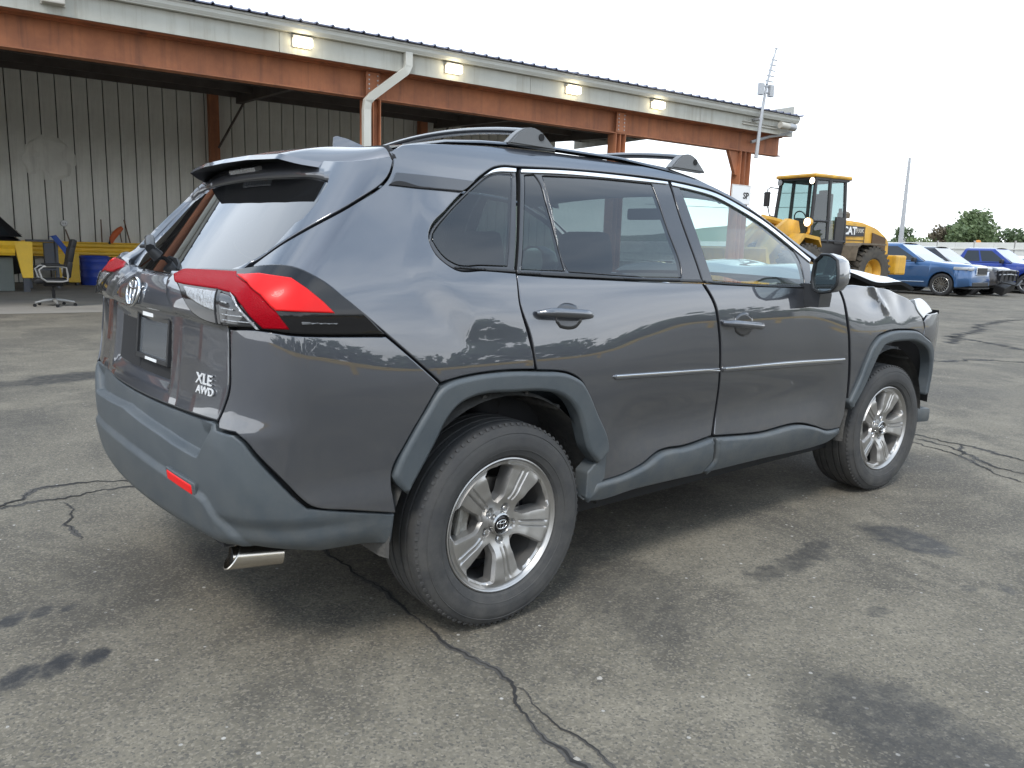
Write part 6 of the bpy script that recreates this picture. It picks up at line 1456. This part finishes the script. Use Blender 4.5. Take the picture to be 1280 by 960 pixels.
# trees
def tree(name,label,loc,h,w,leaf,seed,trunk=.3,n=2600,ls=.34,group='trees beyond the pale fence'):
    rt_=random.Random(seed); t=thing(name,label,'tree',loc,rt_.uniform(0,6),group)
    b=MB().tube([(0,0,0),(.1,.05,h*.25),(-.05,.1,h*.5),(.1,0,h*.8)],[trunk,trunk*.8,trunk*.5,trunk*.2],n=8)
    blobs=[]
    for k in range(15):
        q=rt_.uniform(0,6.28); rr=w*.5*rt_.uniform(.15,.85); z=h*rt_.uniform(.36,.92); rr*=1-.55*max(0,(z/h-.55)/.45); c=Vector((rr*math.cos(q),rr*math.sin(q),z)); r_=w*rt_.uniform(.13,.25); blobs.append((c,r_))
        b.tube([(0,0,h*.30),(c.x*.5,c.y*.5,(h*.3+c.z)/2+.1*h),tuple(c)],[trunk*.35,trunk*.22,trunk*.07],n=5)
    b.build('trunk','bark',t,loc=(0,0,0))
    V=[];Fc=[]
    for i in range(n):
        c,r_=blobs[rt_.randrange(len(blobs))]; v=Vector((rt_.gauss(0,1),rt_.gauss(0,1),rt_.gauss(0,1))).normalized()*r_*(rt_.random()**.4)*rt_.choice((1,1,1.15)); p=c+Vector((v.x,v.y,v.z*.8))
        a=Vector((rt_.gauss(0,1),rt_.gauss(0,1),rt_.gauss(0,1))).normalized(); e=a.orthogonal().normalized(); g2=a.cross(e); s=ls*rt_.uniform(.5,1.2); k=len(V)
        V+=[p+e*s*.6,p+g2*s*.35,p-e*s*.6,p-g2*s*.35]; Fc.append((k,k+1,k+2,k+3))
    MB().add(V,Fc).build('crown',leaf,t,loc=(0,0,0),fix=False)
    return t
tree('broadleaf_tree','large green broadleaf tree standing high above the pale fence',(91.8,32.2,0),6.5,6.4,'leaf_green',3,n=5200,ls=.42)
tree('broadleaf_tree','brownish thin tree against the left side of the large green tree',(90.2,35.2,0),5.4,2.6,'leaf_brown',4,n=1400)
tree('broadleaf_tree','low green tree against the right side of the large green tree',(92,28.4,0),4.6,4.0,'leaf_dark',5,n=2200)
tree('broadleaf_tree','tree at the right edge of the photo above the fence',(92,24.2,0),5.4,3.2,'leaf_brown',6,n=2000)
for i,(x,y,h,w,lf,lab) in enumerate(((101,39.5,4.6,5,'leaf_bright','low bright green tree right of the pole, nearest the large tree'),(103,42.5,4.2,4,'leaf_bright','small bright green tree second from the large tree'),(104,45.5,5.4,4.2,'leaf_dark','small dark green tree in the middle of the far tree row'),(103,48.5,4.6,4.6,'leaf_green','small green tree just right of the grey pole'),(104,52,5.0,4.6,'leaf_dark','dark green tree just behind the grey pole'))):
    tree('broadleaf_tree',lab,(x,y,0),h,w,lf,20+i,n=1500,ls=.36)
hl=MB(); V=[]
for i in range(41):
    q=R(-5+70*i/40); hgt=14+5*math.sin(i*.35)+2*math.sin(i*.9); 
    for r_,z in ((430,-1),(480,hgt*.75),(560,hgt)): V.append((r_*math.cos(q),r_*math.sin(q),z))
struct(hl.add(V,[(i*3+k,(i+1)*3+k,(i+1)*3+k+1,i*3+k+1) for i in range(40) for k in range(2)]).build('hill','hill_green',smooth=True))
for zz,k in ((6.9,0),(5.7,1)):
    t=tag(MB().tube([(62-.0,34+0,zz-.2),(58,40,zz-.35),(54,46,zz-.1)],.028,n=5).build('power_line','fence_post'),['upper thin power line beyond the corner post of the shed','lower thin power line beyond the corner post of the shed'][k],'cable','power lines')
# behind the camera, seen only as reflections in the paint: a belt of trees and a yellow rail
V=[];Fc=[];rw2=random.Random(8)
for i in range(7000):
    x=rw2.uniform(-75,110); hh=5.0+2.0*math.sin(x*.21)+1.5*math.sin(x*.57+1)+1.0*math.sin(x*1.3); p=Vector((x,-46+rw2.uniform(-3,3),rw2.random()**.8*hh)); a=Vector((rw2.gauss(0,1),rw2.gauss(0,1),rw2.gauss(0,1))).normalized(); e=a.orthogonal().normalized(); g2=a.cross(e); s=rw2.uniform(.5,1.1); k=len(V)
    V+=[p+e*s,p+g2*s*.6,p-e*s,p-g2*s*.6]; Fc.append((k,k+1,k+2,k+3))
o=MB().add(V,Fc).build('tree_belt','leaf_dark',fix=False); o['kind']='stuff'
t=thing('guard_rail','yellow guard rail on posts along the yard behind the viewer','guard rail',(0,-15,0))
MB().prism([(-.04,.62),(.04,.62),(.06,.70),(.04,.78),(.06,.86),(.04,.92),(-.04,.92)],70,'yz',at=-30).build('rail','yellow_paint',t)
for k in range(18): MB().box((-28+4*k,.10,.45),(.14,.14,.9)).build('post','yellow_paint',t)
